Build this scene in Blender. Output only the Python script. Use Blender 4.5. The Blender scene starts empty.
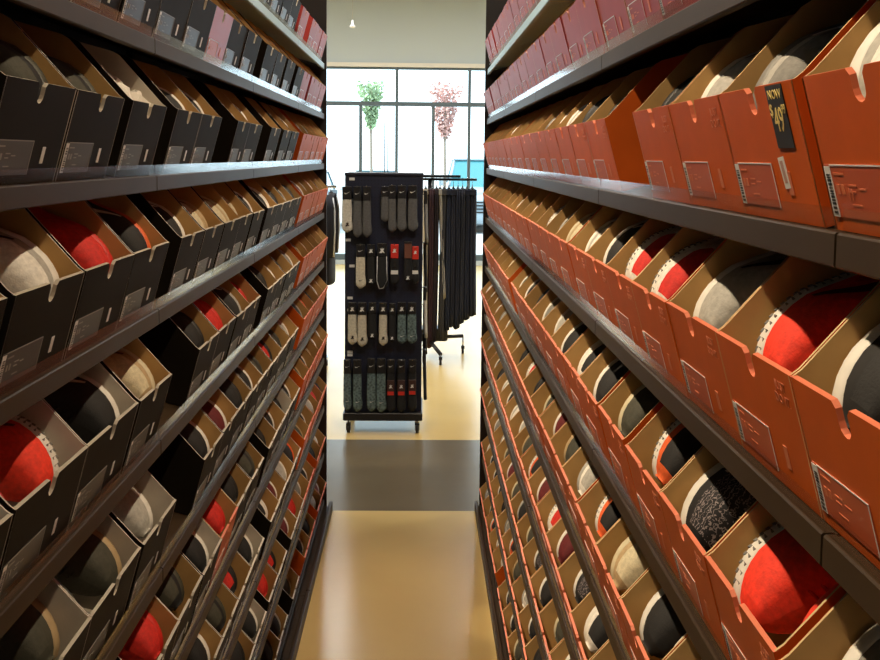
import bpy, math, random
from mathutils import Vector, Matrix

# ------------------------------------------------------------------ camera, sky, lights, exposure
sc = bpy.context.scene
COL = sc.collection
CH, PITCH, YAW, ROLL = 2.0973, 0.0888, 0.0204, 0.0102
cam_d = bpy.data.cameras.new('camera')
cam_d.sensor_width = 36.0
cam_d.lens = 36.0 * 1000.0 / 880.0
cam_d.shift_y = -(330.0 - 245.5) / 880.0
cam_d.clip_end = 300
cam_d.clip_start = 0.05
cam = bpy.data.objects.new('camera', cam_d)
COL.objects.link(cam)
fw = Vector((math.sin(YAW) * math.cos(PITCH), math.cos(YAW) * math.cos(PITCH), -math.sin(PITCH)))
rt = Vector((math.cos(YAW), -math.sin(YAW), 0))
up = rt.cross(fw)
r2 = rt * math.cos(ROLL) + up * math.sin(ROLL)
u2 = up * math.cos(ROLL) - rt * math.sin(ROLL)
m = Matrix((r2, u2, -fw)).transposed().to_4x4()
m.translation = Vector((0, 0, CH))
cam.matrix_world = m
sc.camera = cam

world = bpy.data.worlds.new('sky')
sc.world = world
world.use_nodes = True
wn = world.node_tree.nodes
wn['Background'].inputs[0].default_value = (0.74, 0.89, 1.0, 1)
wn['Background'].inputs[1].default_value = 4.2

sun_d = bpy.data.lights.new('sun', 'SUN')
sun_d.energy = 6.0
sun_d.angle = 0.01
sun_d.color = (1, 0.95, 0.86)
sun = bpy.data.objects.new('sun', sun_d)
COL.objects.link(sun)
sun.rotation_euler = (math.radians(38), 0, math.radians(-60))


def lamp(name, kind, loc, energy, color, size=0.3, size_y=None, target=None, spot=None, blend=0.5):
    d = bpy.data.lights.new(name, kind)
    d.energy = energy
    d.color = color
    if kind == 'AREA':
        d.size = size
        if size_y:
            d.shape = 'RECTANGLE'
            d.size_y = size_y
    else:
        d.shadow_soft_size = size
    if kind == 'SPOT':
        d.spot_size = math.radians(spot)
        d.spot_blend = blend
    o = bpy.data.objects.new(name, d)
    COL.objects.link(o)
    o.location = loc
    if target is not None:
        o.rotation_euler = (Vector(target) - Vector(loc)).to_track_quat('-Z', 'Y').to_euler()
    return o


WARM = (1.0, 0.80, 0.55)
# two rows of track spots, one over each rack, washing the opposite side of the aisle
for y, e in ((0.2, 320), (1.9, 400), (3.6, 330), (5.3, 220)):
    lamp('track_or_fill_spot', 'SPOT', (-1.25, y, 5.0), e, WARM, 0.05, target=(0.45, y + 0.3, 1.3), spot=75, blend=0.6)
    lamp('track_or_fill_spot', 'SPOT', (1.25, y, 5.0), e * 0.5, WARM, 0.05, target=(-0.6, y + 0.3, 1.2), spot=75, blend=0.6)
lamp('track_or_fill_spot', 'SPOT', (0.5, 4.2, 5.1), 260, (1.0, 0.9, 0.78), 0.1, target=(-0.2, 7.6, 1.0), spot=50, blend=0.6)
lamp('track_or_fill_spot', 'SPOT', (0.0, 3.4, 5.2), 300, WARM, 0.15, target=(-0.05, 3.9, 0), spot=34, blend=0.8)  # unseen fill spot, added to brighten the aisle floor
# unseen strip lights beyond the racks, added for streak reflections on the floor
for x in (-1.25, 1.25):
    lamp('added_strip_light', 'AREA', (x, 12.5, 5.3), 170, (1.0, 0.97, 0.94), 0.25, 8.0)
for x, y, e in ((-4.5, 14.5, 260), (4.5, 14.5, 260), (-4.5, 8, 90), (4.5, 8, 90)):
    lamp('ceiling_panel_light', 'AREA', (x, y, 5.3), e, (1.0, 0.97, 0.94), 1.2, 0.6)

sc.view_settings.view_transform = 'Standard'
sc.view_settings.look = 'None'
sc.view_settings.gamma = 1.0
sc.view_settings.use_curve_mapping = False
sc.view_settings.exposure = 0.0
sc.cycles.max_bounces = 8
sc.cycles.transparent_max_bounces = 24

# ------------------------------------------------------------------ materials
MATS = {}


def mat(name, color, rough=0.6, metal=0.0, noise=0.0, nscale=30.0, bump=0.0, bscale=200.0, spec=0.5, emit=None, coat=0.0):
    if name in MATS:
        return MATS[name]
    M = bpy.data.materials.new(name)
    M.use_nodes = True
    nt = M.node_tree
    b = nt.nodes['Principled BSDF']
    b.inputs['Base Color'].default_value = (*color, 1)
    b.inputs['Roughness'].default_value = rough
    b.inputs['Metallic'].default_value = metal
    b.inputs['Specular IOR Level'].default_value = spec
    b.inputs['Coat Weight'].default_value = coat
    if emit:
        b.inputs['Emission Color'].default_value = (*emit[0], 1)
        b.inputs['Emission Strength'].default_value = emit[1]
    tc = nt.nodes.new('ShaderNodeTexCoord')
    if noise:
        n = nt.nodes.new('ShaderNodeTexNoise')
        n.inputs['Scale'].default_value = nscale
        n.inputs['Detail'].default_value = 4
        nt.links.new(tc.outputs['Object'], n.inputs['Vector'])
        r = nt.nodes.new('ShaderNodeValToRGB')
        r.color_ramp.elements[0].position = 0.3
        r.color_ramp.elements[1].position = 0.7
        r.color_ramp.elements[0].color = (*[c * (1 - noise) for c in color], 1)
        r.color_ramp.elements[1].color = (*[min(1, c * (1 + noise)) for c in color], 1)
        nt.links.new(n.outputs['Fac'], r.inputs['Fac'])
        nt.links.new(r.outputs['Color'], b.inputs['Base Color'])
    if bump:
        n2 = nt.nodes.new('ShaderNodeTexNoise')
        n2.inputs['Scale'].default_value = bscale
        nt.links.new(tc.outputs['Object'], n2.inputs['Vector'])
        bp = nt.nodes.new('ShaderNodeBump')
        bp.inputs['Strength'].default_value = bump
        bp.inputs['Distance'].default_value = 0.002
        nt.links.new(n2.outputs['Fac'], bp.inputs['Height'])
        nt.links.new(bp.outputs['Normal'], b.inputs['Normal'])
    MATS[name] = M
    return M


def thin_glass(name, tint=(1, 1, 1), rough=0.02, ior=1.5):
    M = bpy.data.materials.new(name)
    M.use_nodes = True
    nt = M.node_tree
    for n in list(nt.nodes):
        nt.nodes.remove(n)
    out = nt.nodes.new('ShaderNodeOutputMaterial')
    mx = nt.nodes.new('ShaderNodeMixShader')
    tr = nt.nodes.new('ShaderNodeBsdfTransparent')
    tr.inputs[0].default_value = (*tint, 1)
    gl = nt.nodes.new('ShaderNodeBsdfGlossy')
    gl.inputs['Roughness'].default_value = rough
    lw = nt.nodes.new('ShaderNodeLayerWeight')
    lw.inputs['Blend'].default_value = 0.5
    pw = nt.nodes.new('ShaderNodeMath')
    pw.operation = 'POWER'
    pw.inputs[1].default_value = 5.0
    fr = nt.nodes.new('ShaderNodeMath')
    fr.operation = 'MULTIPLY_ADD'
    fr.inputs[1].default_value = 0.7
    fr.inputs[2].default_value = 0.02 * ior
    nt.links.new(lw.outputs['Facing'], pw.inputs[0])
    nt.links.new(pw.outputs[0], fr.inputs[0])
    nt.links.new(fr.outputs[0], mx.inputs[0])
    nt.links.new(tr.outputs[0], mx.inputs[1])
    nt.links.new(gl.outputs[0], mx.inputs[2])
    nt.links.new(mx.outputs[0], out.inputs[0])
    return M


ORANGE = mat('orange_card', (0.64, 0.110, 0.012), 0.5, spec=0.18, noise=0.10, nscale=9)
ORANGE_EDGE = mat('orange_card_edge', (0.75, 0.20, 0.10), 0.5)
DKRED = mat('dark_red_card', (0.36, 0.040, 0.035), 0.48, spec=0.3, noise=0.12, nscale=9)
DKRED_EDGE = mat('dark_red_edge', (0.50, 0.20, 0.14), 0.5)
BLACKC = mat('black_card', (0.014, 0.0105, 0.0070), 0.6, spec=0.08, noise=0.2, nscale=8)
BLACK_EDGE = mat('black_card_edge', (0.50, 0.44, 0.36), 0.6)
REDC = mat('red_card', (0.42, 0.03, 0.02), 0.4)
KRAFT = mat('kraft_card', (0.56, 0.335, 0.12), 0.75, noise=0.10, nscale=14)
WHITEC = mat('white_card', (0.62, 0.56, 0.47), 0.6, noise=0.05)
RIMTAN = mat('kraft_edge', (0.62, 0.42, 0.20), 0.7)
LABELW = mat('label_white', (0.80, 0.78, 0.76), 0.45)
LABELK = mat('label_print', (0.03, 0.03, 0.03), 0.5)
LABELO = mat('label_orange', (0.55, 0.095, 0.03), 0.4)
LABELG = mat('label_grey_line', (0.26, 0.24, 0.21), 0.5)
LABELD = mat('label_dark', (0.04, 0.036, 0.032), 0.4)
LABELR = mat('label_red_spot', (0.45, 0.08, 0.07), 0.5)
FAINT_O = mat('faint_orange_print', (0.68, 0.19, 0.085), 0.5)
METAL = mat('brown_black_shelf_metal', (0.046, 0.029, 0.016), 0.45, spec=0.10, noise=0.1, nscale=5)
METAL_IN = mat('black_rack_metal', (0.018, 0.016, 0.015), 0.42, metal=0.2)
BLACKP = mat('black_plastic', (0.012, 0.012, 0.014), 0.4)
CHROME = mat('steel', (0.45, 0.45, 0.47), 0.25, metal=1.0)
TISSUE = mat('tissue_paper', (0.80, 0.76, 0.68), 0.8, bump=0.3, bscale=60)
ACRYL = thin_glass('clear_acrylic', (0.97, 0.97, 0.97), 0.12, 1.12)
GLASS = thin_glass('window_glass', (0.93, 0.97, 0.97), 0.0, 1.5)
STICKER_K = mat('sticker_black', (0.015, 0.014, 0.012), 0.45)
STICKER_Y = mat('sticker_yellow_ink', (0.85, 0.66, 0.22), 0.5)


# ------------------------------------------------------------------ mesh helper
class MB:
    def __init__(s):
        s.v, s.f, s.mi, s.mats, s.sm = [], [], [], [], []

    def mid(s, M):
        if M not in s.mats:
            s.mats.append(M)
        return s.mats.index(M)

    def add(s, vs, fs, M, smooth=False, tf=None):
        o = len(s.v)
        s.v += [tuple(tf @ Vector(v)) if tf else tuple(v) for v in vs]
        i = s.mid(M)
        for f in fs:
            s.f.append(tuple(o + k for k in f))
            s.mi.append(i)
            s.sm.append(smooth)

    def merge(s, other, tf):
        o = len(s.v)
        s.v += [tuple(tf @ Vector(v)) for v in other.v]
        idx = [s.mid(M) for M in other.mats]
        flip = tf.to_3x3().determinant() < 0
        for f, i, sm in zip(other.f, other.mi, other.sm):
            g = tuple(o + k for k in f)
            s.f.append(g[::-1] if flip else g)
            s.mi.append(idx[i])
            s.sm.append(sm)

    def box(s, x0, x1, y0, y1, z0, z1, M, tf=None):
        v = [(x0, y0, z0), (x1, y0, z0), (x1, y1, z0), (x0, y1, z0), (x0, y0, z1), (x1, y0, z1), (x1, y1, z1), (x0, y1, z1)]
        f = [(0, 3, 2, 1), (4, 5, 6, 7), (0, 1, 5, 4), (1, 2, 6, 5), (2, 3, 7, 6), (3, 0, 4, 7)]
        s.add(v, f, M, False, tf)

    def bevbox(s, x0, x1, y0, y1, z0, z1, b, M, tf=None):
        # box with chamfered vertical and top/bottom edges
        rings = []
        for z, k in ((z0, b), (z0 + b, 0), (z1 - b, 0), (z1, b)):
            a0, a1, c0, c1 = x0 + k, x1 - k, y0 + k, y1 - k
            rings.append([(a0 + b, c0, z), (a1 - b, c0, z), (a1, c0 + b, z), (a1, c1 - b, z), (a1 - b, c1, z), (a0 + b, c1, z), (a0, c1 - b, z), (a0, c0 + b, z)])
        s.loft(rings, M, cap=True, smooth=False, tf=tf)

    def loft(s, rings, M, cap=True, smooth=True, closed=True, tf=None):
        n = len(rings[0])
        vs = [p for r in rings for p in r]
        fs = []
        for i in range(len(rings) - 1):
            for j in range(n if closed else n - 1):
                a, b = i * n + j, i * n + (j + 1) % n
                fs.append((a, b, b + n, a + n))
        if cap:
            fs.append(tuple(range(n))[::-1])
            fs.append(tuple((len(rings) - 1) * n + j for j in range(n)))
        s.add(vs, fs, M, smooth, tf)

    def tube(s, pts, r, M, n=8, smooth=True):
        rings = []
        pts = [Vector(p) for p in pts]
        for i, p in enumerate(pts):
            d = (pts[min(i + 1, len(pts) - 1)] - pts[max(i - 1, 0)]).normalized()
            a = d.cross(Vector((0, 0, 1)) if abs(d.z) < 0.9 else Vector((1, 0, 0))).normalized()
            b = d.cross(a)
            rr = r[i] if isinstance(r, (list, tuple)) else r
            rings.append([tuple(p + a * math.cos(t) * rr + b * math.sin(t) * rr) for t in [2 * math.pi * k / n for k in range(n)]])
        s.loft(rings, M, smooth=smooth)

    def prism(s, poly, axis_pts, M, side_mats=None):
        """poly: 2D points; axis_pts: function (a, b, t) -> 3D, t in 0..1"""
        n = len(poly)
        vs = [axis_pts(a, b, 0) for a, b in poly] + [axis_pts(a, b, 1) for a, b in poly]
        s.add(vs, [tuple(range(n))[::-1]], M)
        s.add(vs, [tuple(range(n, 2 * n))], M if not side_mats else side_mats[0])
        s.add(vs, [(i, (i + 1) % n, (i + 1) % n + n, i + n) for i in range(n)], M if not side_mats else side_mats[1])

    def mesh(s, name):
        me = bpy.data.meshes.new(name)
        me.from_pydata(s.v, [], s.f)
        for M in s.mats:
            me.materials.append(M)
        me.polygons.foreach_set('material_index', s.mi)
        me.polygons.foreach_set('use_smooth', s.sm)
        me.update()
        return me

    def build(s, name, parent=None, loc=None):
        o = bpy.data.objects.new(name, s.mesh(name))
        COL.objects.link(o)
        if parent:
            o.parent = parent
        if loc:
            o.location = loc
        return o


def link(name, me, parent=None):
    o = bpy.data.objects.new(name, me)
    COL.objects.link(o)
    if parent:
        o.parent = parent
    return o


def empty(name, mw=None, loc=None, rz=0):
    o = bpy.data.objects.new(name, None)
    o.empty_display_size = 0.05
    COL.objects.link(o)
    if mw is not None:
        o.matrix_world = mw
    if loc:
        o.location = loc
        o.rotation_euler = (0, 0, rz)
    return o


def tag(o, label, cat, group=None):
    o['label'] = label
    o['category'] = cat
    if group:
        o['group'] = group
    return o


def struct(name, mb):
    o = mb.build(name)
    o['kind'] = 'structure'
    return o


def text(name, body, size, M, parent, loc, rot, ext=0.0002, align='CENTER', sx=1.0):
    d = bpy.data.curves.new(name, 'FONT')
    d.body = body
    d.size = size
    d.extrude = ext
    d.align_x = align
    d.align_y = 'CENTER'
    d.resolution_u = 2
    d.materials.append(M)
    f = bpy.data.objects.new(name, d)
    COL.objects.link(f)
    bpy.context.view_layer.update()
    me = bpy.data.meshes.new_from_object(f.evaluated_get(bpy.context.evaluated_depsgraph_get()))
    bpy.data.objects.remove(f)
    o = link(name, me, parent)
    o.location = loc
    o.rotation_euler = rot
    o.scale = (sx, 1, 1)
    return o


def frame(side, y, xf, z, tilt):
    """matrix of a frame facing out of a rack: x to the reader's right, y into the rack, z up"""
    c, s = math.cos(tilt), math.sin(tilt)
    if side == 'R':
        ax, ay, az = Vector((0, -1, 0)), Vector((c, 0, s)), Vector((-s, 0, c))
        p = Vector((xf, y, z))
    else:
        ax, ay, az = Vector((0, 1, 0)), Vector((-c, 0, s)), Vector((s, 0, c))
        p = Vector((-xf, y, z))
    M = Matrix((ax, ay, az)).transposed().to_4x4()
    M.translation = p
    return M


# ------------------------------------------------------------------ dimensions
BAY = 1.22
XL, XR = 0.5505, 0.3793
HL = [2.6175 - 0.2828 * k for k in range(10)]
HR = [2.5975 - 0.2828 * k for k in range(10)]
Y0R, Y0L = -0.318, -0.333
YEND = 5.775
TILT = math.radians(15.5)
XFL, XFR = 0.508, 0.345
WY = 19.25          # window wall
CEIL = 5.4

# ------------------------------------------------------------------ the room
def floor_mat():
    M = bpy.data.materials.new('polished_floor')
    M.use_nodes = True
    nt = M.node_tree
    b = nt.nodes['Principled BSDF']
    tc = nt.nodes.new('ShaderNodeTexCoord')
    sep = nt.nodes.new('ShaderNodeSeparateXYZ')
    nt.links.new(tc.outputs['Object'], sep.inputs[0])

    def step(th, gt=True):
        n = nt.nodes.new('ShaderNodeMath')
        n.operation = 'GREATER_THAN' if gt else 'LESS_THAN'
        n.inputs[1].default_value = th
        nt.links.new(sep.outputs['Y'], n.inputs[0])
        return n
    a, c = step(5.775), step(7.27, False)
    mul = nt.nodes.new('ShaderNodeMath')
    mul.operation = 'MULTIPLY'
    nt.links.new(a.outputs[0], mul.inputs[0])
    nt.links.new(c.outputs[0], mul.inputs[1])
    no = nt.nodes.new('ShaderNodeTexNoise')
    no.inputs['Scale'].default_value = 1.6
    no.inputs['Detail'].default_value = 6
    nt.links.new(tc.outputs['Object'], no.inputs['Vector'])

    def ramp(c0, c1):
        r = nt.nodes.new('ShaderNodeValToRGB')
        r.color_ramp.elements[0].position = 0.3
        r.color_ramp.elements[1].position = 0.7
        r.color_ramp.elements[0].color = (*c0, 1)
        r.color_ramp.elements[1].color = (*c1, 1)
        nt.links.new(no.outputs['Fac'], r.inputs['Fac'])
        return r
    tan = ramp((0.70, 0.50, 0.185), (0.76, 0.55, 0.21))
    gry = ramp((0.13, 0.098, 0.055), (0.165, 0.128, 0.075))
    mx = nt.nodes.new('ShaderNodeMix')
    mx.data_type = 'RGBA'
    nt.links.new(mul.outputs[0], mx.inputs['Factor'])
    nt.links.new(tan.outputs[0], mx.inputs['A'])
    nt.links.new(gry.outputs[0], mx.inputs['B'])
    nt.links.new(mx.outputs['Result'], b.inputs['Base Color'])
    b.inputs['Roughness'].default_value = 0.24
    b.inputs['Specular IOR Level'].default_value = 0.3
    n2 = nt.nodes.new('ShaderNodeTexNoise')
    n2.inputs['Scale'].default_value = 9
    nt.links.new(tc.outputs['Object'], n2.inputs['Vector'])
    bp = nt.nodes.new('ShaderNodeBump')
    bp.inputs['Strength'].default_value = 0.06
    bp.inputs['Distance'].default_value = 0.01
    nt.links.new(n2.outputs['Fac'], bp.inputs['Height'])
    nt.links.new(bp.outputs['Normal'], b.inputs['Normal'])
    return M


WALLP = mat('beige_wall_paint', (0.50, 0.575, 0.61), 0.8)
CEILP = mat('ceiling_paint', (0.32, 0.31, 0.30), 0.9)
mb = MB()
mb.box(-9, 9, -4, WY + 0.1, -0.1, 0, floor_mat())
struct('floor', mb)
mb = MB()
mb.box(-9.1, 9.1, -4.1, WY + 0.1, CEIL, CEIL + 0.1, CEILP)
struct('ceiling', mb)
mb = MB()
mb.box(-9.1, -9, -4, WY + 0.1, 0, CEIL, WALLP)
struct('wall_left', mb)
mb = MB()
mb.box(9, 9.1, -4, WY + 0.1, 0, CEIL, WALLP)
struct('wall_right', mb)
mb = MB()
mb.box(-9.1, 9.1, -4.1, -4, 0, CEIL, WALLP)
struct('wall_back', mb)
mb = MB()
mb.box(-9.1, 9.1, WY, WY + 0.2, 3.80, CEIL, WALLP)
mb.box(-9.1, -6.02, WY, WY + 0.2, 0.0, 3.80, WALLP)
mb.box(6.49, 9.1, WY, WY + 0.2, 0.0, 3.80, WALLP)
mb.box(-6.02, 6.49, WY, WY + 0.2, 0.0, 0.09, WALLP)
struct('wall_front', mb)
mb = MB()
mb.box(-6.02, 6.49, WY - 0.03, WY + 0.0, 3.78, 3.86, mat('trim_paint', (0.75, 0.73, 0.66), 0.6))
struct('trim_1', mb)
FRM = mat('window_frame_metal', (0.09, 0.13, 0.16), 0.5)
for i in range(9):
    x0 = -6.02 + i * 1.39
    x1 = x0 + 1.39
    mb = MB()
    t = 0.028
    mb.box(x0, x0 + t, WY + 0.02, WY + 0.14, 0.09, 3.80, FRM)
    mb.box(x1 - t, x1, WY + 0.02, WY + 0.14, 0.09, 3.80, FRM)
    mb.box(x0 + t, x1 - t, WY + 0.02, WY + 0.14, 3.74, 3.80, FRM)
    mb.box(x0 + t, x1 - t, WY + 0.02, WY + 0.14, 0.09, 0.20, FRM)
    mb.box(x0 + t, x1 - t, WY + 0.02, WY + 0.14, 3.05, 3.13, FRM)
    xm = x0 + 0.70
    mb.box(xm - 0.03, xm + 0.03, WY + 0.02, WY + 0.14, 0.20, 3.05, FRM)
    o = struct('window_%d' % (i + 1), mb)
    mb = MB()
    mb.box(x0 + t, x1 - t, WY + 0.075, WY + 0.081, 0.20, 3.74, GLASS)
    mb.build('window_pane', o)

# ------------------------------------------------------------------ racks
ORD = ['', 'first', 'second', 'third', 'fourth', 'fifth', 'sixth', 'seventh', 'eighth', 'ninth', 'tenth', 'eleventh', 'twelfth', 'thirteenth', 'fourteenth',
       'fifteenth', 'sixteenth', 'seventeenth', 'eighteenth', 'nineteenth', 'twentieth', 'twenty-first', 'twenty-second', 'twenty-third', 'twenty-fourth', 'twenty-fifth', 'twenty-sixth']
RACK = {'R': 'all-orange rack', 'L': 'mostly black rack'}
SHELF = ['top', 'second', 'third', 'fourth', 'fifth', 'sixth', 'seventh', 'eighth', 'ninth', 'bottom']


def shelf_mesh(length):
    """local frame as in frame(): origin at lip top, front plane; x along the aisle"""
    mb = MB()
    h = length / 2 - 0.0025
    # lip: rolled front channel with a small top flange
    prof = [(0, -0.031), (0.002, -0.033), (0.012, -0.033), (0.012, -0.012), (0.40, 0.0955), (0.40, 0.1055), (0.014, -0.002), (0.012, 0.0), (0.002, 0.0), (0, -0.002)]
    vs = [(-h, a, b) for a, b in prof] + [(h, a, b) for a, b in prof]
    n = len(prof)
    mb.add(vs, [(i, i + n, (i + 1) % n + n, (i + 1) % n) for i in range(n)], METAL)
    mb.add(vs, [tuple(range(n)), tuple(range(n, 2 * n))[::-1]], METAL)
    return mb.mesh('shelf')


def guard_mesh(length):
    mb = MB()
    h = length / 2 - 0.004
    mb.box(-h, h, 0.0042, 0.0056, 0.0, 0.022, ACRYL)
    return mb.mesh('clear_front_guard')


SHM, GDM = shelf_mesh(BAY), guard_mesh(BAY)
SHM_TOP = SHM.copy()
SHM_TOP.materials[0] = mat('pale_blue_glare_shelf', (0.36, 0.56, 0.70), 0.4, spec=0.5)  # bluish window glare on the top shelves, put into their colour
for side, X, XF, H, Y0 in (('R', XR, XFR, HR, Y0R), ('L', XL, XFL, HL, Y0L)):
    for b in range(5):
        yc = Y0 + (b + 0.5) * BAY
        root = empty('shelving_rack', frame(side, yc, X, 0, 0))
        where = ['bay nearest the camera', 'second bay from the camera', 'third bay from the camera', 'fourth bay, next to the window-end bay', 'window-end bay with the end panel'][b]
        tag(root, 'black metal tilted-shelf rack, %s, %s' % (RACK[side], where), 'shelving', 'metal racks along the %s' % RACK[side])
        for k in range(10):
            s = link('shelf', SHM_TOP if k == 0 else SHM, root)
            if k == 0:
                s['label'] = 'top shelf with pale blue window glare in its colour'
            s.location = (0, 0, H[k])
            g = link('clear_front_guard', GDM, s)
        mb = MB()
        h = BAY / 2 - 0.001
        mb.box(-h, h, 0.405, 0.425, 0.0, 3.12, METAL_IN)
        mb.build('back_panel', root)
        for sx in (-1, 1):
            mb = MB()
            mb.box(sx * (h - 0.012) - 0.012, sx * (h - 0.012) + 0.012, 0.385, 0.405, 0, 3.12, METAL_IN)
            mb.build('upright', root)
        mb = MB()
        d = XF - X
        mb.box(-h, h, d, 0.40, 0.0, 0.034, METAL)
        mb.bevbox(-h, h, d - 0.006, d + 0.012, 0.0, 0.062, 0.003, METAL)
        mb.build('base_plinth', root)
        if b == 4:
            mb = MB()
            e = h + 0.003
            sg = -1 if side == 'R' else 1
            x0, x1 = sorted((sg * e, sg * (e + 0.022)))
            mb.box(x0, x1, -0.012, 0.43, 0.0, 3.15, METAL_IN)
            mb.build('end_panel', root)

# ------------------------------------------------------------------ shoeboxes
BH, BD, SH, SY = 0.147, 0.335, 0.226, 0.125    # front height, depth, side height, where the side reaches it


def box_mb(w, outer, inner, edge, notch=0.0, flip=False):
    mb = MB()
    hw = w / 2
    t = 0.0035
    # front panel with thumb notch, folded double
    nx, nr, nd = notch, 0.012, 0.030
    poly = [(-hw, 0), (hw, 0), (hw, BH), (nx + nr + 0.006, BH), (nx + nr, BH - 0.006)]
    for a in range(0, 181, 30):
        poly.append((nx + nr * math.cos(math.radians(a)), BH - nd + nr - nr * math.sin(math.radians(a)) * 1.0))
    poly += [(nx - nr, BH - 0.006), (nx - nr - 0.006, BH), (-hw, BH)]
    n = len(poly)
    T = 0.006
    for yy, M, rev in ((0.0, outer, False), (T, inner, True)):
        # build as two halves so the concave notch tessellates cleanly
        pass
    mid_i = 5 + 3
    right = [(nx, 0), (hw, 0), (hw, BH)] + poly[3:5] + poly[5:mid_i + 1]
    left = [(nx, 0)] + poly[mid_i:] + [(-hw, 0)]
    for part in (right, left):
        m_ = len(part)
        mb.add([(a, 0, b) for a, b in part], [tuple(range(m_))], outer)
        mb.add([(a, T, b) for a, b in part], [tuple(range(m_))[::-1]], inner)
    vs = [(a, 0, b) for a, b in poly] + [(a, T, b) for a, b in poly]
    for i in range(n):
        j = (i + 1) % n
        M = outer if i in (0, 1, n - 1) else edge
        mb.add(vs, [(i, i + n, j + n, j)], M)
    # side walls rising away from the front
    prof = [(0, 0), (BD, 0), (BD, SH), (SY + 0.01, SH), (SY - 0.004, SH - 0.004), (0.012, BH + 0.004), (0, BH - 0.001)]
    for sg in (-1, 1):
        xo, xi = sg * (hw - 0.0003), sg * (hw - t)
        k = len(prof)
        A = [(xo, a, b) for a, b in prof] + [(xi, a, b) for a, b in prof]
        o_, i_ = tuple(range(k)), tuple(range(k, 2 * k))
        if sg < 0:
            mb.add(A, [o_[::-1]], outer)
            mb.add(A, [i_], inner)
        else:
            mb.add(A, [o_], outer)
            mb.add(A, [i_[::-1]], inner)
        fs = [(i, i + k, (i + 1) % k + k, (i + 1) % k) for i in range(k)]
        if sg > 0:
            fs = [f[::-1] for f in fs]
        mb.add(A, fs, edge if outer is not ORANGE and outer is not DKRED else RIMTAN)
        # thumb slot on the side, seen as a small dark cut
    mb.box(-hw + t, hw - t, BD - t, BD, 0, SH, inner)
    mb.box(-hw + t, hw - t, T, BD - t, 0, t, inner)
    return mb


def label_mb(w, kind):
    mb = MB()
    y0, y1 = -0.0009, -0.0002
    x0 = -w / 2 + 0.007
    lw, lh = w * 0.52, 0.050
    z0 = 0.014
    base = {'o': LABELO, 'd': LABELD, 'r': DKRED}[kind]
    mb.box(x0, x0 + lw, y0, y1, z0, z0 + lh, base)
    y2 = -0.0014
    LN = LABELG if kind == 'd' else LABELW
    mb.box(x0, x0 + 0.013, y2, y0, z0, z0 + lh - 0.002, LABELW)
    r = random.Random(5)
    z = z0 + 0.003
    while z < z0 + lh - 0.008:
        hgt = r.choice((0.001, 0.0016, 0.0024))
        mb.box(x0 + 0.003, x0 + 0.011, -0.0017, y2, z, z + hgt, LABELK)
        z += hgt + r.choice((0.0012, 0.0018))
    mb.box(x0 + 0.013, x0 + lw, y2, y0, z0 + lh - 0.0014, z0 + lh, LN)
    mb.box(x0 + lw - 0.0013, x0 + lw, y2, y0, z0, z0 + lh - 0.0014, LN)
    ink = {'o': FAINT_O, 'd': LABELG, 'r': FAINT_O}[kind]
    for (a, b, zz, hh) in ((0.018, 0.040, 0.040, 0.002), (0.020, 0.026, 0.022, 0.009), (0.030, 0.036, 0.022, 0.009), (0.046, 0.062, 0.030, 0.0016), (0.046, 0.058, 0.024, 0.0016), (0.066, 0.080, 0.027, 0.0016), (0.046, 0.066, 0.012, 0.0016)):
        if b < lw - 0.004:
            mb.box(x0 + a, x0 + b, y2, y0, z0 + zz, z0 + zz + hh, ink)
    # strip of clear-sticker print near the foot of the face
    mb.box(w * 0.20, w * 0.20 + 0.011, y0, y1, 0.030, 0.055, LABELW if kind == 'd' else FAINT_O)
    return mb


KINDS = {
    'orange': (ORANGE, KRAFT, ORANGE_EDGE, 'o', 'orange'),
    'dark_red': (DKRED, KRAFT, DKRED_EDGE, 'r', 'dark red'),
    'black': (BLACKC, KRAFT, BLACK_EDGE, 'd', 'black'),
    'black_white': (BLACKC, WHITEC, BLACK_EDGE, 'd', 'black white-lined'),
    'red': (REDC, KRAFT, BLACK_EDGE, 'o', 'bright red'),
}
CACHE = {}


def box_parts(kind, w, nx):
    key = (kind, w, nx)
    if key not in CACHE:
        o, i, e, lk, _ = KINDS[kind]
        a = box_mb(w, o, i, e, nx)
        b = label_mb(w, lk)
        CACHE[key] = (a, b, a.mesh('shoebox'), b.mesh('size_label'))
    return CACHE[key]


# ------------------------------------------------------------------ sneakers
SHL = 0.300
TREADM = mat('sole_groove_grey', (0.20, 0.19, 0.17), 0.7)


def interp(tab, t):
    """cubic Hermite through the table, tangents limited so it never overshoots"""
    n = len(tab)
    if t <= tab[0][0]:
        return tab[0][1]
    if t >= tab[-1][0]:
        return tab[-1][1]
    i = 0
    while t > tab[i + 1][0]:
        i += 1

    def sec(j):
        return (tab[j + 1][1] - tab[j][1]) / (tab[j + 1][0] - tab[j][0])

    def tan_(j):
        if j == 0:
            return sec(0)
        if j == n - 1:
            return sec(n - 2)
        a, b = sec(j - 1), sec(j)
        return 0.0 if a * b <= 0 else 2 * a * b / (a + b)
    (a, va), (b, vb) = tab[i], tab[i + 1]
    h = b - a
    k = (t - a) / h
    return ((2 * k ** 3 - 3 * k * k + 1) * va + (k ** 3 - 2 * k * k + k) * h * tan_(i) + (3 * k * k - 2 * k ** 3) * vb + (k ** 3 - k * k) * h * tan_(i + 1))


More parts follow.
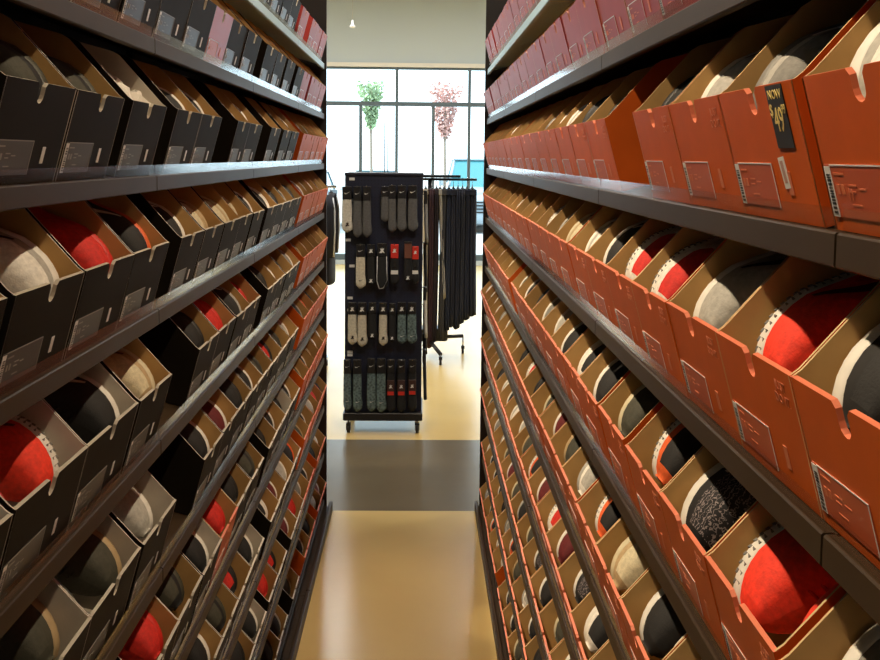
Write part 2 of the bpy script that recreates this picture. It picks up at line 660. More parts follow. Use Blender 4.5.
HW_P = [(0, 0.0), (0.02, 0.016), (0.05, 0.027), (0.10, 0.039), (0.20, 0.052), (0.33, 0.058), (0.50, 0.049), (0.62, 0.043), (0.80, 0.043), (0.92, 0.038), (0.97, 0.027), (1.0, 0.0)]
CZ_P = [(0, 0.010), (0.3, 0.003), (0.6, -0.003), (1, 0)]
SOLE_T = [(0, 0.024), (0.3, 0.026), (0.6, 0.031), (1, 0.036)]
TOESP = [(0, 0.016), (0.12, 0.006), (0.25, 0.0), (0.9, 0.0), (1, 0.004)]
UP_H = [(0, 0.030), (0.06, 0.046), (0.2, 0.060), (0.35, 0.074), (0.52, 0.096), (0.62, 0.092), (0.75, 0.080), (0.88, 0.090), (0.95, 0.088), (1, 0.074)]
COLLAR = [(0, 0.0006), (0.50, 0.0006), (0.56, 0.014), (0.68, 0.024), (0.84, 0.023), (0.92, 0.012), (0.96, 0.0006), (1, 0.0006)]
STN = [0, 0.005, 0.012, 0.03, 0.06, 0.1, 0.15, 0.2, 0.27, 0.34, 0.42, 0.5, 0.56, 0.62, 0.68, 0.74, 0.8, 0.86, 0.91, 0.95, 0.98, 0.993, 1.0]


def sneaker_parts(sole_m, up_m, acc_m, lace_m, tread, stripe_m):
    """local frame: sole in the plane x=0, upper towards +x, toe at y=0, side up z"""
    sole, upper, lace = MB(), MB(), MB()
    rings = []
    for t in STN:
        hw = max(interp(HW_P, t), 0.0015)
        c = interp(CZ_P, t)
        b = interp(TOESP, t)
        th = interp(SOLE_T, t)
        y = t * SHL
        ring = []
        for q, (dx, k) in enumerate(((0, 0.90), (0.004, 0.985), (th * 0.45, 1.03), (th * 0.8, 1.0), (th, 0.93))):
            ring.append((b + dx, y, c + hw * k))
        for dx, k in ((th, 0.93), (th * 0.8, 1.0), (th * 0.45, 1.03), (0.004, 0.985), (0, 0.90)):
            ring.append((b + dx, y, c - hw * k))
        rings.append(ring)
    sole.loft(rings, sole_m)
    if tread:
        # pressed tread lugs along the visible side wall
        for i in range(26):
            t = 0.05 + i * 0.033
            if t > 0.93:
                break
            hw, c, b, th = interp(HW_P, t), interp(CZ_P, t), interp(TOESP, t), interp(SOLE_T, t)
            t2 = t + 0.018
            hw2, c2 = interp(HW_P, t2), interp(CZ_P, t2)
            for row in (0.28, 0.62):
                o = 0.012 * (row > 0.4)
                for sg in (1, -1):
                    z0 = c + sg * hw * 1.02
                    z1 = c2 + sg * hw2 * 1.015
                    x = b + th * row
                    vs = [(x - 0.003, t * SHL + o / 3, z0 - sg * 0.004), (x + 0.003, t * SHL + 0.002, z0 - sg * 0.004), (x + 0.004, t2 * SHL, z1 - sg * 0.004), (x - 0.002, t2 * SHL, z1 - sg * 0.004),
                          (x - 0.003, t * SHL + o / 3, z0 + sg * 0.0008), (x + 0.003, t * SHL + 0.002, z0 + sg * 0.0008), (x + 0.004, t2 * SHL, z1 + sg * 0.0008), (x - 0.002, t2 * SHL, z1 + sg * 0.0008)]
                    fs = [(0, 1, 2, 3), (4, 5, 6, 7), (0, 1, 5, 4), (1, 2, 6, 5), (2, 3, 7, 6), (3, 0, 4, 7)]
                    sole.add(vs, fs, TREADM)
    # upper
    rows = []
    for t in STN:
        tt = min(max(t, 0.012), 0.992)
        hw = max(interp(HW_P, tt) * 0.97, 0.004)
        c = interp(CZ_P, t)
        b = interp(TOESP, t) + interp(SOLE_T, t) * 0.93
        h = interp(UP_H, t)
        wo = min(interp(COLLAR, t), hw * 0.7)
        dep = 0.0 if wo < 0.002 else min(h - 0.012, 0.065) * min(1, wo / 0.018)
        y = (0.006 + t * 0.988) * SHL
        ring = []
        N = 7
        for q in range(N):
            a = q / (N - 1) * math.pi / 2
            ring.append((b + h * math.sin(a) ** 0.85, y, c + wo + (hw - wo) * math.cos(a) ** 0.62))
        ring.append((b + h - dep * 0.35, y, c + wo * 0.86))
        ring.append((b + h - dep, y, c + wo * 0.3))
        ring += [(x, yy, 2 * c - z) for x, yy, z in ring[::-1]]
        rows.append(ring)
    n = len(rows[0])
    vs = [p for r in rows for p in r]
    fa, fb, fc = [], [], []
    for i in range(len(rows) - 1):
        t = STN[i]
        for j in range(n - 1):
            a = i * n + j
            f = (a, a + 1, a + 1 + n, a + n)
            jj = min(j, n - 2 - j)
            if jj >= 6:
                fc.append(f)
            elif jj == 0 or t > 0.84 or (t < 0.045):
                fb.append(f)
            elif 0.36 < t < 0.6 and jj in (1, 2):
                fb.append(f)
            else:
                fa.append(f)
    for fs, M in ((fa, up_m), (fb, acc_m), (fc, up_m)):
        o = len(upper.v)
        upper.add(vs, fs, M, True)
    upper.add(vs, [tuple(range(n)), tuple(range((len(rows) - 1) * n, len(rows) * n))[::-1]], acc_m)
    # tongue rim and laces
    for i in range(6):
        t = 0.25 + i * 0.05
        b = interp(TOESP, t) + interp(SOLE_T, t) * 0.93
        h = interp(UP_H, t)
        c = interp(CZ_P, t)
        w = 0.017
        pts = [(b + h * 0.93 - 0.001, t * SHL, c + w), (b + h + 0.002, t * SHL + 0.002, c + w * 0.45), (b + h + 0.003, (t + 0.012) * SHL, c), (b + h + 0.002, t * SHL + 0.005, c - w * 0.45), (b + h * 0.93 - 0.001, t * SHL + 0.006, c - w)]
        lace.tube(pts, 0.0022, lace_m, 5)
    stripe = MB()

    def pt(t, u, sg, off):
        tt = min(max(t, 0.012), 0.992)
        hw, c = interp(HW_P, tt) * 0.97, interp(CZ_P, t)
        b = interp(TOESP, t) + interp(SOLE_T, t) * 0.93
        h = interp(UP_H, t)
        wo = min(interp(COLLAR, t), hw * 0.7)
        a = u * math.pi / 2
        k = math.cos(a) ** 0.62
        return (b + h * math.sin(a) ** 0.85, (0.006 + t * 0.988) * SHL, c + sg * (wo + (hw - wo) * k + off))
    for sg in (1, -1):
        vs = []
        K = 14
        for i in range(K + 1):
            f = i / K
            t = 0.80 - 0.46 * f
            uc = 0.62 - 0.50 * f + 0.10 * math.sin(f * math.pi)
            wd = 0.012 + 0.085 * math.sin(math.pi * min(1, f * 0.85 + 0.05)) ** 1.2
            vs += [pt(t, uc - wd, sg, 0.0016), pt(t, uc, sg, 0.0022), pt(t, uc + wd, sg, 0.0016)]
        fs = []
        for i in range(K):
            for j in (0, 1):
                a = 3 * i + j
                fs.append((a, a + 1, a + 4, a + 3))
        stripe.add(vs, fs, stripe_m, True)
    t = 0.53
    b = interp(SOLE_T, t)
    h = interp(UP_H, t)
    lace.tube([(b + h - 0.004, t * SHL, 0.016), (b + h + 0.006, (t + 0.02) * SHL, 0.013), (b + h + 0.008, (t + 0.02) * SHL, -0.013), (b + h - 0.004, t * SHL, -0.016)], 0.004, up_m, 6)
    return sole, upper, lace, stripe


W_ = (0.80, 0.76, 0.69)
COLS = {
    'white': W_, 'cream': (0.62, 0.54, 0.36), 'black': (0.014, 0.013, 0.013), 'red': (0.62, 0.022, 0.014), 'orange': (0.75, 0.12, 0.025),
    'grey': (0.22, 0.21, 0.19), 'light grey': (0.42, 0.40, 0.36), 'olive': (0.055, 0.052, 0.035), 'pink': (0.62, 0.22, 0.20), 'tan': (0.45, 0.32, 0.17),
    'blue': (0.02, 0.05, 0.22), 'maroon': (0.13, 0.012, 0.014), 'brown': (0.10, 0.05, 0.03), 'bright red': (0.90, 0.045, 0.018), 'yellow': (0.55, 0.48, 0.2),
}


def cmat(prefix, c):
    rough = 0.55 if prefix == 'sole' else 0.75
    return mat('%s_%s' % (prefix, c.replace(' ', '_')), COLS[c], rough, noise=0.08 if prefix == 'sole' else 0.16, nscale=40 if prefix == 'sole' else 120, bump=0.25 if prefix == 'upper' else 0.0, bscale=350)


# name: sole, upper, accent, laces, tread
SCHEMES = {
    'white_red': ('white', 'bright red', 'bright red', 'red', True), 'pink_red': ('pink', 'bright red', 'bright red', 'red', True),
    'white_black': ('white', 'black', 'black', 'black', False), 'white_black_w': ('white', 'black', 'white', 'white', False),
    'white_white': ('white', 'white', 'light grey', 'white', False), 'lg_lg': ('light grey', 'light grey', 'white', 'white', False),
    'grey_grey': ('grey', 'grey', 'light grey', 'grey', False), 'white_grey': ('white', 'grey', 'grey', 'white', False),
    'cream_olive': ('cream', 'olive', 'olive', 'black', False), 'cream_cream': ('cream', 'cream', 'tan', 'cream', False),
    'orange_black': ('orange', 'black', 'black', 'black', False), 'olive_olive': ('olive', 'olive', 'black', 'black', False),
    'tan_olive': ('tan', 'olive', 'olive', 'olive', False), 'red_red': ('red', 'red', 'red', 'red', False),
    'black_black': ('black', 'black', 'black', 'black', False), 'white_maroon': ('white', 'maroon', 'maroon', 'black', False),
    'white_blue': ('white', 'blue', 'blue', 'white', False), 'grey_black': ('light grey', 'black', 'black', 'black', False),
    'white_rw': ('white', 'red', 'white', 'white', True), 'white_ob': ('white', 'black', 'orange', 'black', True),
    'black_red': ('black', 'red', 'black', 'black', False), 'tan_tan': ('tan', 'cream', 'tan', 'cream', False),
    'cream_knit': ('cream', 'white', 'cream', 'cream', True), 'white_lg': ('white', 'light grey', 'light grey', 'white', False),
    'black_blue': ('black', 'blue', 'black', 'black', False), 'white_knit': ('white', 'black', 'black', 'white', False),
}
SC = {}


def knit():
    M = cmat('upper', 'black').copy()
    M.name = 'upper_black_white_knit'
    nt = M.node_tree
    tc = nt.nodes.new('ShaderNodeTexCoord')
    w = nt.nodes.new('ShaderNodeTexWave')
    w.inputs['Scale'].default_value = 60
    w.inputs['Distortion'].default_value = 9
    w.inputs['Detail Scale'].default_value = 3
    r = nt.nodes.new('ShaderNodeValToRGB')
    r.color_ramp.elements[0].position = 0.80
    r.color_ramp.elements[0].color = (0.014, 0.012, 0.014, 1)
    r.color_ramp.elements[1].position = 0.95
    r.color_ramp.elements[1].color = (0.30, 0.25, 0.25, 1)
    nt.links.new(tc.outputs['Object'], w.inputs['Vector'])
    nt.links.new(w.outputs['Fac'], r.inputs['Fac'])
    nt.links.new(r.outputs['Color'], nt.nodes['Principled BSDF'].inputs['Base Color'])
    return M


KNIT = knit()


def scheme(name):
    if name not in SC:
        so, upc, ac, la, tr = SCHEMES[name]
        p = sneaker_parts(cmat('sole', so), KNIT if name == 'white_knit' else cmat('upper', upc), cmat('trim', ac), cmat('lace', la), tr, cmat('stripe', {'black': 'white', 'white': 'black', 'bright red': 'maroon', 'red': 'white', 'olive': 'cream', 'light grey': 'black', 'grey': 'white', 'cream': 'brown', 'maroon': 'white', 'blue': 'white'}[upc]))
        SC[name] = p + tuple(q.mesh(n) for q, n in zip(p, ('sole', 'upper', 'laces', 'side_stripe')))
    return SC[name]


def describe(name):
    so, upc, ac, la, tr = SCHEMES[name]
    if so == upc:
        return 'all-%s' % so.replace('light ', 'pale-') if ' ' not in so else 'pale-grey'
    return '%s-soled %s' % (so.replace('light grey', 'pale-grey'), upc.replace('light grey', 'pale-grey'))


# ------------------------------------------------------------------ layout of the boxes
RND = random.Random(21)
BOXES = []   # side, k, y0, w, kind, A, B, flags
GEN_R = ['white_black', 'white_black', 'white_knit', 'white_lg', 'lg_lg', 'cream_olive', 'white_grey', 'white_black_w', 'cream_olive', 'white_rw', 'grey_black', 'white_black', 'white_ob', 'black_black', 'white_knit', 'white_white', 'tan_olive', 'grey_grey', 'white_maroon']
GEN_L = ['white_black', 'black_black', 'red_red', 'white_maroon', 'black_red', 'orange_black', 'grey_black', 'white_black', 'white_black', 'white_black_w', 'tan_olive', 'white_black', 'olive_olive', 'white_grey', 'black_black', 'white_maroon', 'white_lg', 'white_black', 'grey_black', 'black_red', 'red_red', 'white_black', 'black_blue']

SPEC = {
    ('R', 2): [(0.70, 0.235, 'white_white', 'yellowish'), (0.958, 0.240, 'grey_grey', 'white_blue'), (1.20, 0.240, 'white_lg', 'white_white'), (1.445, 0.238, 'black_black', 'grey_black'),
               (1.945, 0.240, 'black_black', 'lg_lg'), (2.19, 0.240, 'black_black', 'white_black'), (2.44, 0.235, None, None)],
    ('R', 3): [(0.70, 0.235, 'white_black', 'black_black'), (0.938, 0.240, 'white_red', 'pink_red'), (1.18, 0.240, 'white_lg', 'white_white'), (1.422, 0.235, 'white_rw', 'white_rw'),
               (1.661, 0.240, 'white_rw', 'pink_red'), (1.905, 0.240, 'white_black', 'grey_grey'), (2.15, 0.240, 'white_white', 'cream_cream'), (2.40, 0.235, 'cream_cream', None)],
    ('R', 4): [(0.70, 0.235, 'white_grey', 'white_white'), (0.95, 0.240, 'white_red', 'pink_red'), (1.193, 0.232, 'white_knit', 'white_white'), (1.428, 0.240, 'white_ob', 'white_black_w'),
               (1.70, 0.240, 'cream_olive', 'cream_knit'), (1.95, 0.240, 'white_black', 'white_white'), (2.20, 0.240, 'white_black_w', 'black_black'), (2.445, 0.235, 'white_black', 'grey_black')],
    ('R', 5): [(1.20, 0.240, 'white_lg', 'lg_lg'), (1.443, 0.240, 'white_black', 'white_white'), (1.69, 0.240, 'cream_cream', 'tan_tan'), (1.935, 0.240, 'white_ob', 'black_black'), (2.19, 0.240, 'lg_lg', 'orange_black')],
    ('L', 2): [(1.02, 0.250, 'olive_olive', 'white_grey'), (1.295, 0.260, 'olive_olive', 'black_black'), (1.565, 0.245, 'olive_olive', 'black_black'), (1.862, 0.245, 'tissue', None), (2.198, 0.240, 'white_black', 'black_black'),
               (2.445, 0.240, 'white_black', 'black_black'), (2.925, 0.210, 'white_grey', 'grey_black'), (3.14, 0.235, 'white_black', 'black_black'), (3.585, 0.235, 'tan_olive', None)],
    ('L', 3): [(1.02, 0.260, 'white_white', 'lg_lg'), (1.300, 0.270, 'white_white', 'white_white'), (1.580, 0.270, 'red_red', 'pink_red'), (1.860, 0.255, 'orange_black', 'black_black'), (2.22, 0.235, 'white_black', 'black_black'),
               (2.465, 0.235, 'tan_tan', 'black_red'), (2.71, 0.235, 'cream_cream', 'tan_tan'), (2.95, 0.220, 'cream_cream', 'cream_cream'), (3.175, 0.215, 'white_black', 'grey_black')],
    ('L', 4): [(1.02, 0.255, 'white_white', 'red_red'), (1.289, 0.285, 'white_red', 'red_red'), (1.580, 0.285, 'white_black', 'black_black'), (1.876, 0.240, 'cream_cream', 'white_white'), (2.385, 0.240, 'black_black', 'white_black_w'),
               (2.635, 0.235, 'red_red', 'black_red'), (2.88, 0.235, 'grey_black', None), (3.12, 0.20, 'red_red', 'black_black')],
    ('L', 5): [(1.289, 0.280, 'tan_olive', 'black_black'), (1.577, 0.290, 'tan_olive', 'olive_olive'), (1.879, 0.255, 'white_lg', 'white_white'), (2.42, 0.240, 'white_black', 'black_black'), (2.67, 0.235, 'white_maroon', 'red_red')],
    ('L', 6): [(1.577, 0.285, 'tan_olive', 'black_black'), (1.879, 0.270, 'red_red', 'black_black')],
}
WHITE_LINED = {('L', 2, 3), ('L', 4, 0), ('L', 4, 1), ('L', 4, 2), ('L', 5, 0), ('L', 5, 1), ('L', 5, 2), ('L', 6, 0)}


def quant(w):
    return round(w * 200) / 200


for side in 'RL':
    pool = GEN_R if side == 'R' else GEN_L
    for k in range(10):
        y = 0.70 if side == 'R' else 1.02
        row = []
        for i, (y0, w, a, b) in enumerate(SPEC.get((side, k), [])):
            row.append([y0, quant(w), a, b, i])
            y = y0 + w + 0.004
        if k >= 6 and not row:
            y = 1.05 if side == 'R' else 1.45
        # joints where a gap is left
        while True:
            w = RND.choice((0.235, 0.24, 0.235, 0.23) if side == 'R' else (0.235, 0.24, 0.22, 0.245))
            j = 4.545
            if side == 'L' and y < j < y + w:
                y = j + 0.012
            if side == 'L' and abs(y - 3.33) < 0.12 and RND.random() < 0.75:
                y = 3.46 + RND.random() * 0.06
            elif RND.random() < (0.05 if side == 'R' else 0.10):
                y += 0.05 + 0.12 * RND.random()
            if y + w > YEND - 0.012:
                rest = YEND - 0.012 - y
                if rest > 0.19:
                    w = quant(rest - 0.004)
                else:
                    break
            row.append([y, w, None, None, -1])
            y += w + 0.001 + (0.002 * RND.random())
            if y > YEND - 0.19:
                break
        n = len(row)
        for p_, q_ in zip(row, row[1:]):
            if p_[4] >= 0 and q_[0] - p_[0] < p_[1] + 0.009:
                p_[1] = round(q_[0] - p_[0] - 0.0012, 4)
        for idx, (y0, w, a, b, si) in enumerate(row):
            if side == 'R':
                kind = 'dark_red' if k <= 1 else 'orange'
            else:
                kind = 'black'
                if y0 > 4.5:
                    kind = 'dark_red' if k <= 1 else 'orange'
                elif (side, k, si) in WHITE_LINED:
                    kind = 'black_white'
                elif k == 1 and 2.55 < y0 < 2.80:
                    kind = 'red'
                elif k == 6 and 2.6 < y0 < 2.86:
                    kind = 'orange'
                elif RND.random() < 0.06 and k >= 5:
                    kind = 'black_white'
            if a is None:
                a = RND.choice(pool)
            if b is None:
                b = RND.choice(pool)
            if b == 'yellowish':
                b = 'cream_cream'
            BOXES.append(dict(side=side, k=k, y=y0, w=w, kind=kind, a=a, b=b, n=n - idx,
                              nx=RND.choice((-0.004, 0.0, 0.006)), push=RND.uniform(-0.003, 0.004), yaw=RND.uniform(-0.005, 0.005) if si < 0 else 0.0))


def project(p):
    d = Vector(p) - Vector((0, 0, CH))
    zc = d.dot(fw)
    return 440 + 1000 * d.dot(r2) / zc, 245.5 - 1000 * d.dot(u2) / zc


def shown_area(pts):
    us, vs = zip(*[project(p) for p in pts])
    a0, a1, b0, b1 = max(0, min(us)), min(880, max(us)), max(0, min(vs)), min(660, max(vs))
    return max(0, a1 - a0) * max(0, b1 - b0)


def box_matrix(b):
    X, H = (XR, HR) if b['side'] == 'R' else (XL, HL)
    M = frame(b['side'], b['y'] + b['w'] / 2, X + 0.0145 + b['push'] * 0.5, H[b['k']] + 0.0005, TILT)
    return M @ Matrix.Rotation(b['yaw'], 4, 'Z')


for b in BOXES:
    M = box_matrix(b)
    h = b['w'] / 2
    b['M'] = M
    b['area'] = shown_area([M @ Vector(p) for p in ((-h, 0, 0), (h, 0, 0), (-h, 0, BH), (h, 0, BH), (-h, 0.08, 0.19), (h, 0.08, 0.19))])
BOXES.sort(key=lambda b: -b['area'])
NB = 300

SHOES = []
for rank, b in enumerate(BOXES):
    b['solo'] = rank < NB
    if b['k'] < 1 or b['a'] == 'tissue':
        continue
    if b['k'] == 1:
        continue
    hw = b['w'] / 2
    far = -1 if b['side'] == 'R' else 1      # local x direction of the wall farther from the camera
    tip0, tip1 = [Matrix.Rotation(math.radians(a_ + RND.uniform(-1.5, 1.5)), 4, 'X') for a_ in (21, 17)]
    for which, sch in ((0, b['a']), (1, b['b'])):
        sg = far if which == 0 else -far
        tip = tip1 if which else tip0
        # sole turned to the wall on side sg; mirrored copies are the other foot
        S = Matrix.Scale(-sg, 4, Vector((1, 0, 0)))
        size = 1.0 + RND.uniform(-0.03, 0.04)
        yy = 0.018 + RND.uniform(0, 0.018) + (0.012 if which else 0)
        zz = {2: 0.080, 3: 0.081, 4: 0.073, 5: 0.070}.get(b['k'], 0.067) + RND.uniform(-0.003, 0.008) + (0.016 if which else 0)
        if b['k'] == 2:
            zz += 0.006
        L = Matrix.Translation((sg * (hw - 0.008), yy, zz)) @ tip @ S @ Matrix.Rotation(math.radians(RND.uniform(1.0, 3.5)), 4, 'Z') @ Matrix.Scale(size, 4)
        if b['w'] < 0.222:
            L = Matrix.Translation((sg * (hw - 0.008), yy, zz)) @ tip @ S @ Matrix.Scale(0.95, 4)
        SHOES.append(dict(box=b, M=b['M'] @ L, sch=sch, which=which, area=b['area'] * (1.0 if which == 0 else 0.55)))
SHOES.sort(key=lambda s: -s['area'])

rest = MB()
for b in BOXES:
    a_mb, l_mb, a_me, l_me = box_parts(b['kind'], b['w'], b['nx'])
    if not b['solo']:
        rest.merge(a_mb, b['M'])
        rest.merge(l_mb, b['M'])
        continue
    o = link('shoebox', a_me)
    o.matrix_world = b['M']
    place = '%s shelf of %s' % (SHELF[b['k']], RACK[b['side']])
    pos = 'the box at the window end' if b['n'] == 1 else '%s from window end' % ORD[b['n']]
    tag(o, '%s open shoebox, %s, %s' % (KINDS[b['kind']][4], pos, place), 'shoebox',
        'shoeboxes on the %s shelf of the %s' % (SHELF[b['k']], RACK[b['side']]))
    l = link('size_label', l_me, o)
    b['obj'] = o
ro = rest.build('shoebox')
tag(ro, 'the smallest shoeboxes at the far window end of both racks', 'shoebox', 'shoeboxes too small to single out')
ro['kind'] = 'stuff'

srest = MB()
for i, s in enumerate(SHOES):
    so, upm, la, st_, so_me, up_me, la_me, st_me = scheme(s['sch'])
    b = s['box']
    if i >= 300:
        for q in (so, upm):
            srest.merge(q, s['M'])
        continue
    root = empty('sneaker', s['M'])
    side_word = 'window side' if s['which'] == 0 else 'camera side'
    n = b['n']
    tag(root, '%s sneaker, %s of %s box from window, %s shelf, %s' % (describe(s['sch']), side_word, ORD[n], SHELF[b['k']], RACK[b['side']]), 'sneaker',
        'sneakers on the %s shelf of the %s' % (SHELF[b['k']], RACK[b['side']]))
    link('sole', so_me, root)
    link('upper', up_me, root)
    if i < 200:
        link('laces', la_me, root)
        if s['sch'] not in ('black_black', 'olive_olive', 'tan_olive', 'red_red'):
            link('side_stripe', st_me, root)
if srest.v:
    so = srest.build('sneaker')
    tag(so, 'the smallest sneakers in the far boxes of both racks', 'sneaker', 'sneakers too small to single out')
    so['kind'] = 'stuff'

# printed slogans, price sticker, tags on the nearest orange boxes
SLOG = None
for b in BOXES:
    if 'obj' not in b or b['kind'] != 'orange' or b['y'] > 2.2:
        continue
    t = text('slogan_print', 'JUST\nDO IT.', 0.0145, FAINT_O, b['obj'], (b['w'] / 2 - 0.036, -0.0004, BH - 0.027), (math.pi / 2, 0, 0))
    if b['side'] == 'R' and b['k'] == 2 and 0.9 < b['y'] < 1.0:
        bpy.data.objects.remove(t)
        mb = MB()
        x0, x1, z0, z1 = b['w'] / 2 - 0.075, b['w'] / 2 - 0.030, 0.080, 0.1455
        mb.box(x0, x1, -0.0012, -0.0002, z0, z1, STICKER_K)
        st = mb.build('price_sticker', b['obj'])
        st['label'] = 'black price sticker with yellow figures'
        cx = (x0 + x1) / 2
        R = (math.pi / 2, 0, 0)
        text('sticker_text', 'NOW', 0.014, STICKER_Y, st, (cx, -0.0014, z1 - 0.010), R)
        text('sticker_text', '$', 0.018, STICKER_Y, st, (x0 + 0.005, -0.0014, z1 - 0.026), R)
        text('sticker_text', '49', 0.036, STICKER_Y, st, (cx - 0.001, -0.0014, z1 - 0.037), R, sx=0.72)
        text('sticker_text', '99', 0.014, STICKER_Y, st, (x1 - 0.0062, -0.0014, z1 - 0.026), R, sx=0.75)
        mb = MB()
        mb.box(0.000, 0.016, -0.0010, -0.0002, 0.0, 0.034, LABELW)
        mb.box(0.004, 0.012, -0.0012, -0.0010, 0.006, 0.030, mat('tag_print', (0.5, 0.3, 0.25), 0.5))
        tg = mb.build('small_tag', b['obj'], (b['w'] / 2 - 0.082, 0, 0.036))
        tg.rotation_euler = (0, math.radians(-6), 0)
    if b['side'] == 'R' and b['k'] == 2 and b['y'] < 0.9:
        text('size_print', '11', 0.016, FAINT_O, b['obj'], (-0.062, -0.0018, 0.036), (math.pi / 2, 0, 0), sx=0.8)

# tissue paper crumpled in the white-lined open box on the third shelf
for b in BOXES:
    if b['a'] != 'tissue':
        continue
    mb = MB()
    r = random.Random(3)
    nx_, ny_ = 15, 22
    vs = []
    for j in range(ny_):
        for i in range(nx_):
            x = (i / (nx_ - 1) - 0.5) * (b['w'] - 0.012)
            y = 0.012 + j / (ny_ - 1) * 0.29
            z = 0.125 + min(y, 0.12) * 0.45 + r.uniform(-0.016, 0.016) - 0.03 * (abs(i / (nx_ - 1) - 0.5) > 0.45)
            vs.append((x, y, z))
    fs = [(j * nx_ + i, j * nx_ + i + 1, (j + 1) * nx_ + i + 1, (j + 1) * nx_ + i) for j in range(ny_ - 1) for i in range(nx_ - 1)]
    mb.add(vs, fs, TISSUE)
    o = mb.build('tissue_paper')
    o.matrix_world = b['M']
    o.modifiers.new('thickness', 'SOLIDIFY').thickness = 0.001
    tag(o, 'crumpled white tissue paper in the open white-lined box', 'tissue paper')

# ------------------------------------------------------------------ sock stand
SX0, SX1, SY0, SZ0, SZ1 = -0.56, 0.022, 7.48, 0.16, 1.97
stand = empty('sock_stand', loc=((SX0 + SX1) / 2, SY0 + 0.2, 0))
tag(stand, 'black wheeled pegboard stand hung with socks at the aisle end', 'display stand')
NAVY = mat('navy_black_panel', (0.014, 0.017, 0.034), 0.5)


def local(parent, mb, name):
    o = mb.build(name, parent)
    o.location = -Vector(parent.location)
    return o


PB = bpy.data.materials.new('pegboard')
PB.use_nodes = True
nt = PB.node_tree
bs = nt.nodes['Principled BSDF']
tc = nt.nodes.new('ShaderNodeTexCoord')
vm = nt.nodes.new('ShaderNodeVectorMath')
vm.operation = 'FRACTION'
sc_ = nt.nodes.new('ShaderNodeVectorMath')
sc_.operation = 'SCALE'
sc_.inputs['Scale'].default_value = 40
nt.links.new(tc.outputs['Object'], sc_.inputs[0])
nt.links.new(sc_.outputs[0], vm.inputs[0])
sb = nt.nodes.new('ShaderNodeVectorMath')
sb.operation = 'DISTANCE'
sb.inputs[1].default_value = (0.5, 0.5, 0.5)
sp = nt.nodes.new('ShaderNodeSeparateXYZ')
cb = nt.nodes.new('ShaderNodeCombineXYZ')
nt.links.new(vm.outputs[0], sp.inputs[0])
nt.links.new(sp.outputs['X'], cb.inputs['X'])
cb.inputs['Y'].default_value = 0.5
nt.links.new(sp.outputs['Z'], cb.inputs['Z'])
nt.links.new(cb.outputs[0], sb.inputs[0])
lt = nt.nodes.new('ShaderNodeMath')
lt.operation = 'LESS_THAN'
lt.inputs[1].default_value = 0.13
nt.links.new(sb.outputs['Value'], lt.inputs[0])
mxx = nt.nodes.new('ShaderNodeMix')
mxx.data_type = 'RGBA'
mxx.inputs['A'].default_value = (0.016, 0.020, 0.042, 1)
mxx.inputs['B'].default_value = (0.004, 0.004, 0.006, 1)
nt.links.new(lt.outputs[0], mxx.inputs['Factor'])
nt.links.new(mxx.outputs['Result'], bs.inputs['Base Color'])
bs.inputs['Roughness'].default_value = 0.45

mb = MB()
mb.box(SX0 + 0.02, SX1 - 0.02, SY0, SY0 + 0.015, SZ0, SZ1 - 0.02, PB)
local(stand, mb, 'pegboard_panel')
mb = MB()
mb.box(SX0 + 0.02, SX1 - 0.02, SY0 + 0.385, SY0 + 0.40, SZ0, SZ1 - 0.02, PB)
local(stand, mb, 'pegboard_panel')
for x in (SX0, SX1 - 0.02):
    mb = MB()
    mb.box(x, x + 0.02, SY0 - 0.005, SY0 + 0.405, SZ0, SZ1 - 0.02, NAVY)
    local(stand, mb, 'side_panel')
mb = MB()
mb.bevbox(SX0 - 0.004, SX1 + 0.004, SY0 - 0.01, SY0 + 0.41, SZ1 - 0.02, SZ1, 0.004, NAVY)
local(stand, mb, 'top_cap')
mb = MB()
mb.bevbox(SX0 - 0.01, SX1 + 0.01, SY0 - 0.06, SY0 + 0.46, 0.10, 0.16, 0.006, BLACKP)
local(stand, mb, 'base_deck')
for x in (SX0 + 0.03, SX1 - 0.03):
    for y in (SY0 - 0.02, SY0 + 0.42):
        mb = MB()
        mb.tube([(x, y, 0.10), (x, y, 0.065)], 0.008, CHROME, 8)
        mb.box(x - 0.017, x - 0.013, y - 0.02, y + 0.02, 0.022, 0.075, BLACKP)
        mb.box(x + 0.013, x + 0.017, y - 0.02, y + 0.02, 0.022, 0.075, BLACKP)
        mb.box(x - 0.017, x + 0.017, y - 0.02, y + 0.02, 0.066, 0.075, BLACKP)
        mb.tube([(x - 0.011, y, 0.030), (x + 0.011, y, 0.030)], 0.030, BLACKP, 16)
        local(stand, mb, 'caster')


def px2stand(u, v, y):
    """point on the plane Y=y seen at picture position (u, v), used once to lay the hooks out"""
    d = fw * 1000 + r2 * (u - 440) - u2 * (v - 245.5)
    return Vector((0, 0, CH)) + d * (y / d.y)


SOCKC = {
    'white': (0.62, 0.60, 0.55), 'grey': (0.10, 0.10, 0.105), 'cream': (0.60, 0.56, 0.46), 'black': (0.012, 0.012, 0.014),
    'teal': (0.075, 0.12, 0.125), 'lightgrey': (0.25, 0.25, 0.25),
}
HDR = mat('header_card_black', (0.012, 0.012, 0.014), 0.4)
HDRR = mat('header_card_red', (0.62, 0.03, 0.02), 0.5)
WMARK = mat('white_print', (0.72, 0.72, 0.72), 0.5)
TEALM = bpy.data.materials.new('teal_camouflage_knit')
TEALM.use_nodes = True
nt = TEALM.node_tree
tcx = nt.nodes.new('ShaderNodeTexCoord')
vv = nt.nodes.new('ShaderNodeTexVoronoi')
vv.inputs['Scale'].default_value = 55
rr = nt.nodes.new('ShaderNodeValToRGB')
rr.color_ramp.elements[0].color = (0.02, 0.032, 0.036, 1)
rr.color_ramp.elements[1].color = (0.15, 0.22, 0.23, 1)
rr.color_ramp.elements[1].position = 0.75
nt.links.new(tcx.outputs['Object'], vv.inputs['Vector'])
